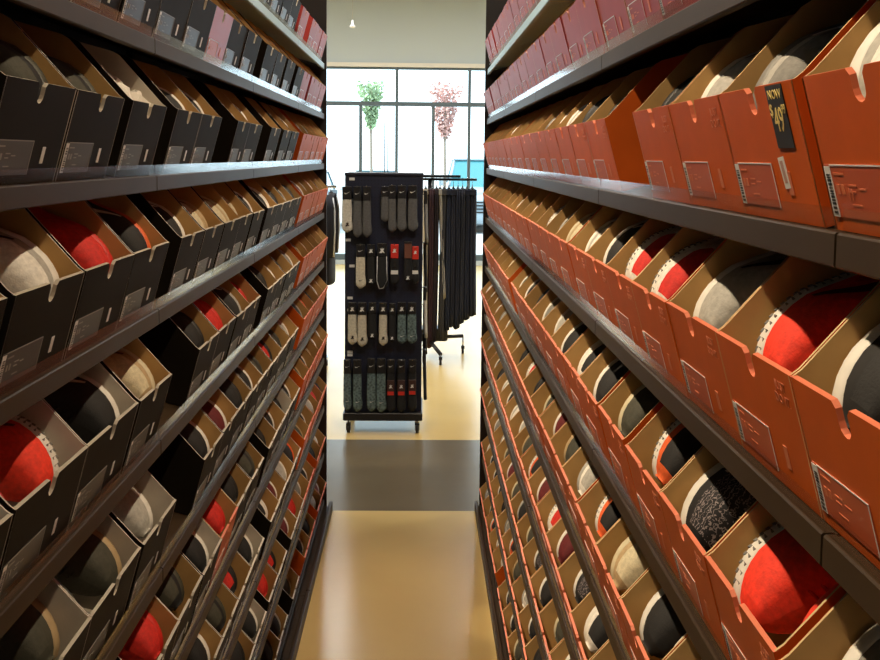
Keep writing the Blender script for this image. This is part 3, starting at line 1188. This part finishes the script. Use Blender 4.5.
nt.links.new(vv.outputs['Distance'], rr.inputs['Fac'])
nt.links.new(rr.outputs['Color'], nt.nodes['Principled BSDF'].inputs['Base Color'])
nt.nodes['Principled BSDF'].inputs['Roughness'].default_value = 0.85


def mark_mb(kind, s, x, y, z, M):
    """small tapered tick or figure mark, flat print"""
    mb = MB()
    if kind == 'tick':
        pts = [(-0.5, 0.10), (-0.42, -0.12), (-0.25, -0.18), (0.0, -0.08), (0.6, 0.25), (0.0, 0.02), (-0.25, -0.04), (-0.38, 0.0)]
    else:
        pts = [(-0.12, -0.5), (-0.5, -0.45), (-0.2, -0.05), (-0.35, 0.35), (-0.1, 0.2), (0.0, 0.5), (0.12, 0.2), (0.4, 0.4), (0.2, -0.05), (0.45, -0.5), (0.1, -0.35)]
    n = len(pts)
    c = [(x, y, z)]
    vs = c + [(x + a * s, y, z + b * s) for a, b in pts]
    mb.add(vs, [(0, 1 + i, 1 + (i + 1) % n) for i in range(n)], M)
    vs2 = [(a, b + 0.0004, c_) for a, b, c_ in vs]
    mb.add(vs2, [(0, 1 + (i + 1) % n, 1 + i) for i in range(n)], M)
    mb.add(vs + vs2, [(1 + i, 1 + (i + 1) % n, 1 + (i + 1) % n + n + 1, 1 + i + n + 1) for i in range(n)], M)
    return mb


# row, x0, x1, y_top, y_bottom (header top to sock foot), kind, header
SOCKS = [
    (1, 342, 352, 188, 233, 'white', 'k', 'white sock pair with a black toe mark, upper left corner of the stand'),
    (1, 353, 361.5, 188, 238, 'grey', 'k', 'dark grey crew sock pair beside the white one in the top row'),
    (1, 362.5, 371, 188, 238, 'grey', 'k', 'dark grey crew sock pair left of the gap in the top row'),
    (1, 381, 389, 188, 222, 'grey', 'k', 'shorter dark grey sock pair right of the gap in the top row'),
    (1, 388.5, 396, 187, 233, 'grey', 'k', 'dark grey sock pair second right of the gap, top row'),
    (1, 397.5, 406, 187, 232, 'grey', 'k', 'dark grey sock pair third right of the gap, top row'),
    (1, 408, 417, 187, 232, 'grey', 'k', 'dark grey sock pair at the upper right corner of the stand'),
    (2, 356, 365, 246, 289, 'cream', 'k', 'single cream sock pair in the second row'),
    (2, 367, 375, 246, 286, 'black', 'k', 'black sock pair beside the cream one, second row'),
    (2, 377, 387, 245, 290, 'outline', 'k', 'black no-show liner with a pale outline, second row'),
    (2, 390.5, 398.5, 246, 285, 'black', 'r', 'black sock pair with a bright red card, centre of second row'),
    (2, 404, 412, 243, 283, 'black', 'k', 'black sock pair with a brown-banded card, second row'),
    (2, 412, 418.5, 248, 284, 'black', 'r', 'black sock pair with a red card at the right edge of second row'),
    (3, 348, 356.5, 304, 345, 'cream', 'k', 'cream sock pair at the left edge of the third row'),
    (3, 357.5, 366.5, 304, 347, 'cream', 'k', 'cream sock pair second from the left in the third row'),
    (3, 368.5, 376, 304, 340, 'black', 'k', 'plain black sock pair between the cream ones, third row'),
    (3, 379, 387, 304, 346, 'cream', 'k', 'cream sock pair with a black figure mark, middle of third row'),
    (3, 389, 395.5, 305, 343, 'black', 'k', 'black sock pair with a white figure mark, third row'),
    (3, 397.5, 406, 304, 344, 'teal', 'k', 'teal patterned sock pair left of two in the third row'),
    (3, 407.5, 416, 304, 344, 'teal', 'k', 'teal patterned sock pair at right edge of the third row'),
    (4, 343.5, 351, 361, 411, 'teal', 'k', 'long teal patterned sock pair at lower left corner of the stand'),
    (4, 353, 361.5, 361, 412, 'teal', 'k', 'long teal patterned sock pair second from left, bottom row'),
    (4, 367, 375.5, 360, 412, 'teal', 'k', 'long teal patterned sock pair third from left, bottom row'),
    (4, 376.5, 385.5, 360, 413, 'teal', 'k', 'long teal patterned sock pair fourth from left, bottom row'),
    (4, 387, 394.5, 361, 413, 'blackband', 'k', 'black sock pair with a red label band, left of three, bottom row'),
    (4, 397.5, 405, 361, 413, 'blackband', 'k', 'black sock pair with a red label band, middle of three, bottom row'),
    (4, 408.5, 416, 361, 412, 'blackband', 'k', 'black sock pair with a red label band, right of three, bottom row'),
]
hooks = {}
for (row, x0, x1, v0, v1, kind, hd, lab) in SOCKS:
    yf = SY0 - 0.055 - 0.006 * (int(x0) % 3)
    a = px2stand(x0, v0, yf)
    c = px2stand(x1, v1, yf)
    cx, w = (a.x + c.x) / 2, (c.x - a.x) * 1.02
    zt, zb = a.z, c.z
    ht = zt - zb
    hh = min(0.10, ht * 0.25) if kind != 'blackband' else ht * 0.22
    root = empty('sock_pair', loc=(cx, yf, zt))
    tag(root, lab, 'socks', 'sock pairs hung on the wheeled stand, row %d' % row)
    # body: two layered leg shapes ending in a rounded, forward foot
    col = TEALM if kind == 'teal' else mat('sock_' + kind, SOCKC.get(kind, SOCKC['black']), 0.9, noise=0.15, nscale=80)
    mb = MB()
    for layer in (0, 1):
        rings = []
        L = ht - hh * 0.75
        for i in range(13):
            t = i / 12
            z = -hh * 0.7 - t * L + (0.01 if layer else 0)
            ww = w * 0.5 * (0.90 + 0.10 * math.sin(t * 3.0))
            off = 0.0
            if t > 0.72:
                ww *= 1.0 + 0.18 * math.sin((t - 0.72) / 0.28 * math.pi)
                off = w * 0.06 * math.sin((t - 0.72) / 0.28 * math.pi)
            if t > 0.86:
                ww *= math.sqrt(max(0.02, 1 - ((t - 0.86) / 0.145) ** 2))
            th = 0.010 - 0.006 * (t > 0.95)
            y_ = layer * 0.013
            rings.append([(off + ww * math.cos(q), y_ + th * math.sin(q), z) for q in [2 * math.pi * k / 12 for k in range(12)]])
        mb.loft(rings, col)
    mb.build('sock', root)
    # header card folded over the cuff
    mb = MB()
    cm = HDRR if hd == 'r' else HDR
    mb.bevbox(-w * 0.46, w * 0.46, -0.013, 0.028, -hh * (1.25 if hd == 'r' else 1.0), 0.012, 0.003, cm)
    card = mb.build('header_card', root)
    mark_mb('tick' if row in (1, 4) or kind == 'cream' and row == 2 else 'figure', w * 0.55, 0, -0.0136, -hh * 0.45, WMARK).build('printed_mark', card)
    if kind in ('white', 'cream') or (kind == 'teal'):
        mk = WMARK if kind == 'teal' else HDR
        mark_mb('figure' if row in (1, 3) and kind != 'teal' else 'tick', w * 0.45, w * 0.05, -0.0125, -ht * 0.80, mk).build('knitted_mark', root)
    if kind == 'black' and row in (2, 3) and hd == 'k':
        mark_mb('figure', w * 0.5, 0, -0.0125, -ht * 0.86, WMARK).build('knitted_mark', root)
    if kind == 'outline':
        mb = MB()
        pts = [(-w * .45, -0.008, -hh), (-w * .48, -0.008, -ht * .8), (-w * .25, -0.008, -ht * .97), (w * .15, -0.008, -ht * .95), (w * .5, -0.008, -ht * .78), (w * .44, -0.008, -hh)]
        mb.tube(pts, 0.004, mat('pale_piping', (0.45, 0.46, 0.5), 0.7), 6)
        mb.build('pale_piping', root)
    if kind == 'blackband' or (hd == 'r' and row == 2):
        mb = MB()
        if kind == 'blackband':
            mb.bevbox(-w * .47, w * .47, -0.0125, 0.026, -ht * 0.66, -ht * 0.36, 0.003, mat('brown_band_card', (0.05, 0.02, 0.018), 0.5))
            mb.box(-w * .40, w * .40, -0.0135, -0.0125, -ht * 0.65, -ht * 0.58, HDRR)
        else:
            mb.box(-w * .42, w * .42, -0.0130, -0.0110, -ht * 0.72, -ht * 0.62, WMARK)
        bd = mb.build('label_band', root)
        mark_mb('figure', w * 0.5, 0, -0.0145, -ht * 0.48, WMARK if kind == 'blackband' else HDR).build('printed_mark', bd)
    if row == 2 and 403 < x0 < 405:
        mb = MB()
        mb.box(-w * .42, w * .42, -0.0145, -0.0132, -hh * 1.5, -0.005, mat('brown_card', (0.16, 0.06, 0.04), 0.5))
        mb.build('brown_band', root)
    # hook on the stand
    mb = MB()
    mb.tube([(cx, SY0, zt + 0.008), (cx, yf - 0.03, zt + 0.008), (cx, yf - 0.034, zt + 0.020)], 0.003, CHROME, 6)
    local(stand, mb, 'peg_hook')
# price tabs on the left post and row rails
for v in (172 + 7, 200, 222, 240, 266, 298, 310, 352, 355):
    p = px2stand(348 + (v % 3) * 2, v, SY0 - 0.004)
    mb = MB()
    mb.box(p.x - 0.02, p.x + 0.02, SY0 - 0.006, SY0 - 0.001, p.z - 0.010, p.z + 0.010, WMARK)
    local(stand, mb, 'price_tab')
# socks hanging on the stand's side panel
for i, (z, cname) in enumerate(((1.83, 'lightgrey'), (1.80, 'black'), (1.42, 'black'), (1.10, 'white'), (0.95, 'black'), (0.70, 'white'), (0.62, 'black'))):
    y = SY0 + 0.06 + (i % 3) * 0.12
    root = empty('sock_pair', loc=(SX1 + 0.019, y, z))
    tag(root, '%s sock pair on the side of the stand, %s down' % ({'lightgrey': 'pale grey'}.get(cname, cname), ORD[i + 1]), 'socks', 'sock pairs on the side of the stand')
    mb = MB()
    rings = []
    for k in range(10):
        t = k / 9
        ww = 0.035 * (1 + 0.3 * (t > 0.7)) * (0.5 if t == 1 else 1)
        rings.append([(0.013 * math.cos(q) + t * 0.012, ww * math.sin(q), -0.04 - t * 0.34) for q in [2 * math.pi * j / 10 for j in range(10)]])
    mb.loft(rings, mat('sock_' + cname, SOCKC[cname], 0.9))
    mb.build('sock', root)
    mb = MB()
    mb.bevbox(-0.013, 0.013, -0.036, 0.036, -0.09, 0.01, 0.003, HDR)
    mb.build('header_card', root)
    mb = MB()
    mb.tube([(SX1 - 0.001, y, z + 0.006), (SX1 + 0.035, y, z + 0.006)], 0.003, CHROME, 6)
    local(stand, mb, 'peg_hook')

# ------------------------------------------------------------------ trousers rack
GY = 10.45
rack = empty('clothing_rack', loc=(0.30, GY, 0))
tag(rack, 'black wheeled garment rack holding trousers behind the sock stand', 'clothing rack')
ZR = 1.86
mb = MB()
mb.tube([(-0.02, GY, ZR), (0.59, GY, ZR)], 0.014, BLACKP, 10)
local(rack, mb, 'hanging_rail')
mb = MB()
mb.box(-0.02, 0.42, GY - 0.05, GY + 0.05, ZR + 0.018, ZR + 0.045, BLACKP)
local(rack, mb, 'top_sign_tray')
mb = MB()
mb.tube([(0.10, GY, 0.30), (0.10, GY, ZR)], 0.022, BLACKP, 10)
local(rack, mb, 'post')
mb = MB()
mb.bevbox(0.02, 0.30, GY - 0.12, GY + 0.12, 0.17, 0.30, 0.01, BLACKP)
local(rack, mb, 'base_block')
for p, q in (((0.10, GY, 0.19), (0.47, GY + 0.10, 0.19)), ((0.10, GY, 0.17), (0.22, GY - 0.5, 0.11)), ((0.10, GY, 0.17), (-0.25, GY + 0.15, 0.13))):
    mb = MB()
    mb.tube([p, q], 0.020, BLACKP, 8)
    local(rack, mb, 'foot')
    mb = MB()
    mb.tube([(q[0], q[1], q[2]), (q[0], q[1], 0.06)], 0.008, CHROME, 8)
    mb.tube([(q[0] - 0.012, q[1], 0.033), (q[0] + 0.012, q[1], 0.033)], 0.033, BLACKP, 14)
    mb.box(q[0] - 0.018, q[0] + 0.018, q[1] - 0.02, q[1] + 0.02, 0.055, 0.085, BLACKP)
    local(rack, mb, 'caster')

TR = [  # x at top, x at bottom, half thickness, bottom z, colour, label
    (0.058, 0.070, 0.030, 0.10, (0.42, 0.36, 0.26), 'tan trousers hanging next to the sock stand'),
    (0.120, 0.118, 0.040, 0.10, (0.040, 0.016, 0.022), 'dark burgundy trousers hanging between tan and pale grey pairs'),
    (0.172, 0.160, 0.030, 0.16, (0.022, 0.014, 0.018), 'brown-black trousers hanging behind the pale grey pair'),
    (0.208, 0.262, 0.024, 0.62, (0.45, 0.43, 0.40), 'pale grey trousers hanging slantwise on the rack'),
    (0.250, 0.232, 0.032, 0.18, (0.05, 0.05, 0.055), 'charcoal trousers with a grey waistband beside the pale pair'),
    (0.300, 0.290, 0.036, 0.28, (0.016, 0.022, 0.045), 'navy trousers, first dark pair right of the pale grey pair'),
    (0.348, 0.342, 0.034, 0.32, (0.018, 0.020, 0.036), 'navy trousers, second dark pair right of the pale pair'),
    (0.396, 0.394, 0.036, 0.30, (0.014, 0.017, 0.034), 'blue-black trousers in the middle of the dark pairs'),
    (0.444, 0.444, 0.034, 0.36, (0.024, 0.027, 0.042), 'dark slate trousers with a light crease line'),
    (0.492, 0.496, 0.036, 0.40, (0.015, 0.019, 0.038), 'navy trousers second from the outer end of the rack'),
    (0.545, 0.555, 0.044, 0.44, (0.014, 0.017, 0.034), 'widest navy trousers at the outer end of the rack'),
]
for i, (xt, xb, ht_, zb, c, lab) in enumerate(TR):
    root = empty('trousers', loc=(xt, GY, ZR))
    tag(root, lab, 'trousers', 'trousers on the wheeled garment rack')
    M = mat('trouser_cloth_%d' % i, c, 0.9, noise=0.15, nscale=60)
    for leg in (0, 1):
        mb = MB()
        rings = []
        z0, z1 = -0.11, zb - ZR + leg * 0.012
        for k in range(15):
            t = k / 14
            z = z0 + (z1 - z0) * t
            cx = (xb - xt) * t + (leg - 0.5) * ht_ * 0.55
            yy = 0.15 + 0.012 * math.sin(t * 5 + i)
            hx = ht_ * (0.68 + 0.05 * math.sin(t * 7 + i * 2))
            ring = []
            for q in range(20):
                a = 2 * math.pi * q / 20
                ring.append((cx + hx * math.cos(a) * (1 + 0.12 * math.sin(3 * a + i)), yy * (abs(math.sin(a)) ** 0.8) * (1 if math.sin(a) > 0 else -1), z))
            rings.append(ring)
        mb.loft(rings, M)
        mb.build('leg', root)
    mb = MB()
    mb.bevbox(-ht_ * 0.9, ht_ * 0.9, -0.155, 0.155, -0.16, -0.10, 0.006, M)
    mb.build('waistband', root)
    mb = MB()
    mb.tube([(0, -0.14, -0.09), (0, 0, -0.055), (0, 0.14, -0.09)], 0.004, BLACKP, 6)
    mb.tube([(0, 0, -0.055), (0, 0, 0.0), (0, 0.012, 0.018), (0, 0.024, 0.006)], 0.0025, CHROME, 6)
    for s in (-0.12, 0.12):
        mb.box(-0.012, 0.012, s - 0.012, s + 0.012, -0.13, -0.085, CHROME)
    mb.build('clip_hanger', root)

# ------------------------------------------------------------------ jackets rack by the end of the black rack
JY = 9.6
jr = empty('clothing_rack', loc=(-1.15, JY, 0))
tag(jr, 'chrome garment rack with jackets, half hidden by the mostly black rack', 'clothing rack')
mb = MB()
mb.tube([(-1.9, JY, 1.80), (-0.80, JY, 1.80)], 0.013, CHROME, 10)
local(jr, mb, 'hanging_rail')
for x in (-1.85, -0.92):
    mb = MB()
    mb.tube([(x, JY, 0.09), (x, JY, 1.80)], 0.013, CHROME, 10)
    local(jr, mb, 'post')
    mb = MB()
    mb.tube([(x, JY - 0.3, 0.09), (x, JY + 0.3, 0.09)], 0.016, CHROME, 10)
    mb.tube([(x - 0.010, JY - 0.28, 0.035), (x + 0.010, JY - 0.28, 0.035)], 0.034, BLACKP, 14)
    mb.tube([(x - 0.010, JY + 0.28, 0.035), (x + 0.010, JY + 0.28, 0.035)], 0.034, BLACKP, 14)
    local(jr, mb, 'wheeled_foot')
mb = MB()
mb.tube([(-1.85, JY, 0.75), (-0.92, JY, 0.75)], 0.010, CHROME, 8)
local(jr, mb, 'crossbar')


def jacket(x, c, stripe, lab, zb=0.88):
    root = empty('jacket', loc=(x, JY, 1.80))
    tag(root, lab, 'jacket', 'jackets on the chrome garment rack')
    M = mat('jacket_' + lab.split()[0] + '_' + lab.split()[1], c, 0.85)
    mb = MB()
    rings = []
    for k in range(12):
        t = k / 11
        z = -0.05 - t * (1.75 - zb)
        yy = 0.07 + 0.16 * min(1, t * 5) + 0.02 * t
        hx = 0.022 + 0.018 * min(1, t * 3)
        rings.append([(hx * math.cos(a), yy * math.sin(a), z) for a in [2 * math.pi * q / 16 for q in range(16)]])
    mb.loft(rings, M)
    mb.build('body', root)
    for s in (-1, 1):
        mb = MB()
        mb.tube([(0.0, s * 0.19, -0.09), (0.012, s * 0.25, -0.2), (0.02, s * 0.26, -0.42), (0.016, s * 0.25, -0.66)], [0.045, 0.05, 0.045, 0.036], M, 10)
        sl = mb.build('sleeve', root)
        if stripe:
            mb = MB()
            mb.tube([(0.040, s * 0.20 - 0.02, -0.10), (0.060, s * 0.25 - 0.02, -0.22), (0.062, s * 0.26 - 0.02, -0.42), (0.050, s * 0.25 - 0.02, -0.65)], 0.008, WMARK, 6)
            mb.build('sleeve_stripe', sl)
    mb = MB()
    mb.tube([(0, -0.17, -0.10), (0, 0, -0.03), (0, 0.17, -0.10)], 0.006, BLACKP, 6)
    mb.tube([(0, 0, -0.03), (0, 0, 0.004), (0, 0.014, 0.022), (0, 0.026, 0.008)], 0.0025, CHROME, 6)
    mb.build('hanger', root)


jacket(-0.855, (0.013, 0.013, 0.02), True, 'black zip jacket with white sleeve stripes nearest the sock stand')
jacket(-0.945, (0.40, 0.41, 0.43), False, 'light grey jacket hanging beside the black striped one', 0.95)
jacket(-1.035, (0.02, 0.02, 0.03), False, 'navy plain jacket third from the rail end')
jacket(-1.13, (0.25, 0.25, 0.26), False, 'mid grey plain jacket deepest behind the black rack')

# ------------------------------------------------------------------ hanging sensor by the window wall
p = px2stand(352.5, 27, 15.0)
root = empty('ceiling_pendant', loc=tuple(p))
tag(root, 'small white pendant hanging on a thin wire before the window wall', 'pendant')
mb = MB()
mb.tube([(0, 0, 0.06), (0, 0, CEIL - p.z)], 0.004, mat('wire', (0.4, 0.4, 0.4), 0.5), 6)
mb.build('wire', root)
mb = MB()
rings = [[(r_ * math.cos(a), r_ * math.sin(a), z) for a in [2 * math.pi * q / 16 for q in range(16)]] for r_, z in ((0.012, 0.10), (0.018, 0.04), (0.04, 0.02), (0.045, 0.0), (0.02, -0.012))]
mb.loft(rings, mat('pendant_white', (0.8, 0.8, 0.8), 0.4))
mb.build('shade', root)

# ------------------------------------------------------------------ outside
mb = MB()
mb.box(-60, 60, WY + 0.2, 120, -0.12, -0.02, mat('asphalt', (0.42, 0.42, 0.42), 0.9, noise=0.08, nscale=3))
struct('parking_ground', mb)
mb = MB()
mb.box(-30, 30, WY + 0.2, WY + 3.0, -0.02, 0.02, mat('sidewalk_concrete', (0.62, 0.62, 0.6), 0.9))
struct('sidewalk', mb)


def car(loc, rz, body, lab, h=1.5, kind='car'):
    root = empty('parked_car', loc=loc, rz=rz)
    tag(root, lab, 'car', 'cars parked outside the window')
    B = mat('car_paint_' + lab.split()[0], body, 0.3, coat=0.5)
    G = mat('car_glass', (0.05, 0.20, 0.24), 0.1)
    TY = mat('tyre', (0.02, 0.02, 0.02), 0.8)
    k = h / 1.5
    mb = MB()
    rings = []
    for y, z0, z1, hw in ((-2.25, 0.35, 0.62, 0.70), (-2.15, 0.25, 0.78, 0.84), (-1.5, 0.22, 0.90, 0.90), (-0.8, 0.22, 0.96, 0.91), (0.9, 0.22, 0.98, 0.91), (1.8, 0.22, 0.97, 0.90), (2.2, 0.28, 0.90, 0.84), (2.28, 0.4, 0.8, 0.75)):
        z1 *= k
        rings.append([(-hw * 0.9, y, z0), (hw * 0.9, y, z0), (hw, y, z0 + 0.15), (hw, y, z1 - 0.12), (hw * 0.9, y, z1), (-hw * 0.9, y, z1), (-hw, y, z1 - 0.12), (-hw, y, z0 + 0.15)])
    mb.loft(rings, B)
    mb.build('body', root)
    mb = MB()
    zb_, zt = 0.93 * k, h
    A = [(-0.80, -1.10, zb_), (0.80, -1.10, zb_), (0.80, 1.75, zb_), (-0.80, 1.75, zb_), (-0.62, -0.35, zt), (0.62, -0.35, zt), (0.62, 1.25, zt), (-0.62, 1.25, zt)]
    mb.add(A, [(0, 1, 5, 4), (1, 2, 6, 5), (2, 3, 7, 6), (3, 0, 4, 7)], G)
    mb.build('windows', root)
    mb = MB()
    mb.bevbox(-0.66, 0.66, -0.42, 1.32, zt - 0.01, zt + 0.05, 0.02, B)
    for a, b_ in ((0, 4), (1, 5), (2, 6), (3, 7)):
        mb.tube([A[a], A[b_]], 0.035, B, 6)
    mb.build('roof', root)
    for sx in (-1, 1):
        for y in (-1.4, 1.4):
            mb = MB()
            mb.tube([(sx * 0.72, y, 0.33), (sx * 0.93, y, 0.33)], 0.33, TY, 20)
            mb.tube([(sx * 0.925, y, 0.33), (sx * 0.945, y, 0.33)], 0.2, CHROME, 14)
            mb.build('wheel', root)
        mb = MB()
        mb.bevbox(sx * 0.62 - 0.16, sx * 0.62 + 0.16, -2.26, -2.12, 0.58 * k, 0.74 * k, 0.02, mat('headlamp', (0.8, 0.85, 0.9), 0.1))
        mb.build('headlight', root)
        mb = MB()
        mb.bevbox(sx * 1.0 - 0.09, sx * 1.0 + 0.09, -0.98, -0.86, 0.95 * k, 1.08 * k, 0.02, B)
        mb.build('mirror', root)
    mb = MB()
    for i in range(4):
        mb.box(-0.40, 0.40, -2.27, -2.20, (0.42 + i * 0.07) * k, (0.45 + i * 0.07) * k, BLACKP)
    mb.build('grille', root)


car((1.62, 29.6, 0.0), 0.0, (0.30, 0.38, 0.44), 'pale blue-grey sport utility car facing the window beside the trousers rack', 2.0)
car((-1.4, 32.0, 0.0), 0.0, (0.55, 0.6, 0.65), 'silver car parked behind the gap above the sock stand', 1.62)
car((-3.4, 29.0, 0.0), 0.0, (0.12, 0.14, 0.16), 'dark car parked behind the chrome jacket rack', 1.6)
car((4.2, 31.0, 0.0), 0.0, (0.3, 0.32, 0.35), 'grey car parked to the outer side of the white one', 1.6)


def tree(u, v_top, v_bot, v_trunk, y, leafc, hw, lab, seed):
    r = random.Random(seed)
    base = px2stand(u, 200, y)
    top = px2stand(u, v_top, y)
    bot = px2stand(u, v_bot, y)
    root = empty('young_tree', loc=(base.x, y, 0))
    tag(root, lab, 'tree', 'street trees outside the window')
    BK = mat('bark', (0.25, 0.2, 0.16), 0.9)
    mb = MB()
    mb.tube([(0, 0, -0.02), (0.02, 0, bot.z * 0.6), (0, 0, bot.z), (0, 0, (top.z + bot.z) / 2)], [0.05, 0.04, 0.035, 0.015], BK, 8)
    mb.build('trunk', root)
    for i in range(7):
        a = i * 2.4
        mb = MB()
        z0 = bot.z + 0.08 * i - 0.2
        mb.tube([(0, 0, z0), (hw * 0.35 * math.cos(a), hw * 0.35 * math.sin(a), z0 + 0.45), (hw * 0.6 * math.cos(a), hw * 0.6 * math.sin(a), z0 + 1.0)], [0.03, 0.02, 0.008], BK, 6)
        mb.build('branch', root)
    mb = MB()
    M = mat('leaves_' + lab.split()[0], leafc, 0.8, noise=0.35, nscale=3)
    H = top.z - bot.z
    for i in range(1300):
        t = r.random()
        rad = hw * (0.25 + 0.85 * t ** 0.8) * (1.0 if t < 0.93 else 0.85)
        a, q = r.uniform(0, 6.283), math.sqrt(r.random())
        c = Vector((rad * q * math.cos(a), rad * q * math.sin(a), bot.z + H * t + r.uniform(-.1, .1)))
        d1 = Vector((r.uniform(-1, 1), r.uniform(-1, 1), r.uniform(-1, 1))).normalized() * 0.055
        d2 = Vector((r.uniform(-1, 1), r.uniform(-1, 1), r.uniform(-1, 1))).normalized() * 0.04
        mb.add([c - d1, c + d2, c + d1, c - d2], [(0, 1, 2, 3)], M)
    f = mb.build('crown', root)


tree(370.5, 84, 126, 165, 27.0, (0.34, 0.46, 0.26), 0.36, 'green-leaved young tree seen through the window above the sock stand', 1)
tree(444, 84, 135, 168, 27.0, (0.60, 0.36, 0.32), 0.46, 'russet-leaved young tree seen through the window above the trousers', 2)
for u, v0, v1, lab in ((384.8, 122, 185, 'thin dark stake standing outside, nearer the green tree'), (388, 124, 185, 'thin dark stake standing outside, farther from the green tree')):
    a, c = px2stand(u, v0, 24.5), px2stand(u, v1, 24.5)
    mb = MB()
    mb.tube([(0, 0, 0), (0, 0, a.z * 0.55)], 0.03, BLACKP, 8)
    mb.tube([(0, 0, a.z * 0.55), (0, 0, a.z)], 0.014, BLACKP, 8)
    o = mb.build('wooden_stake', loc=(a.x, 24.5, -0.02))
    tag(o, lab, 'stake')
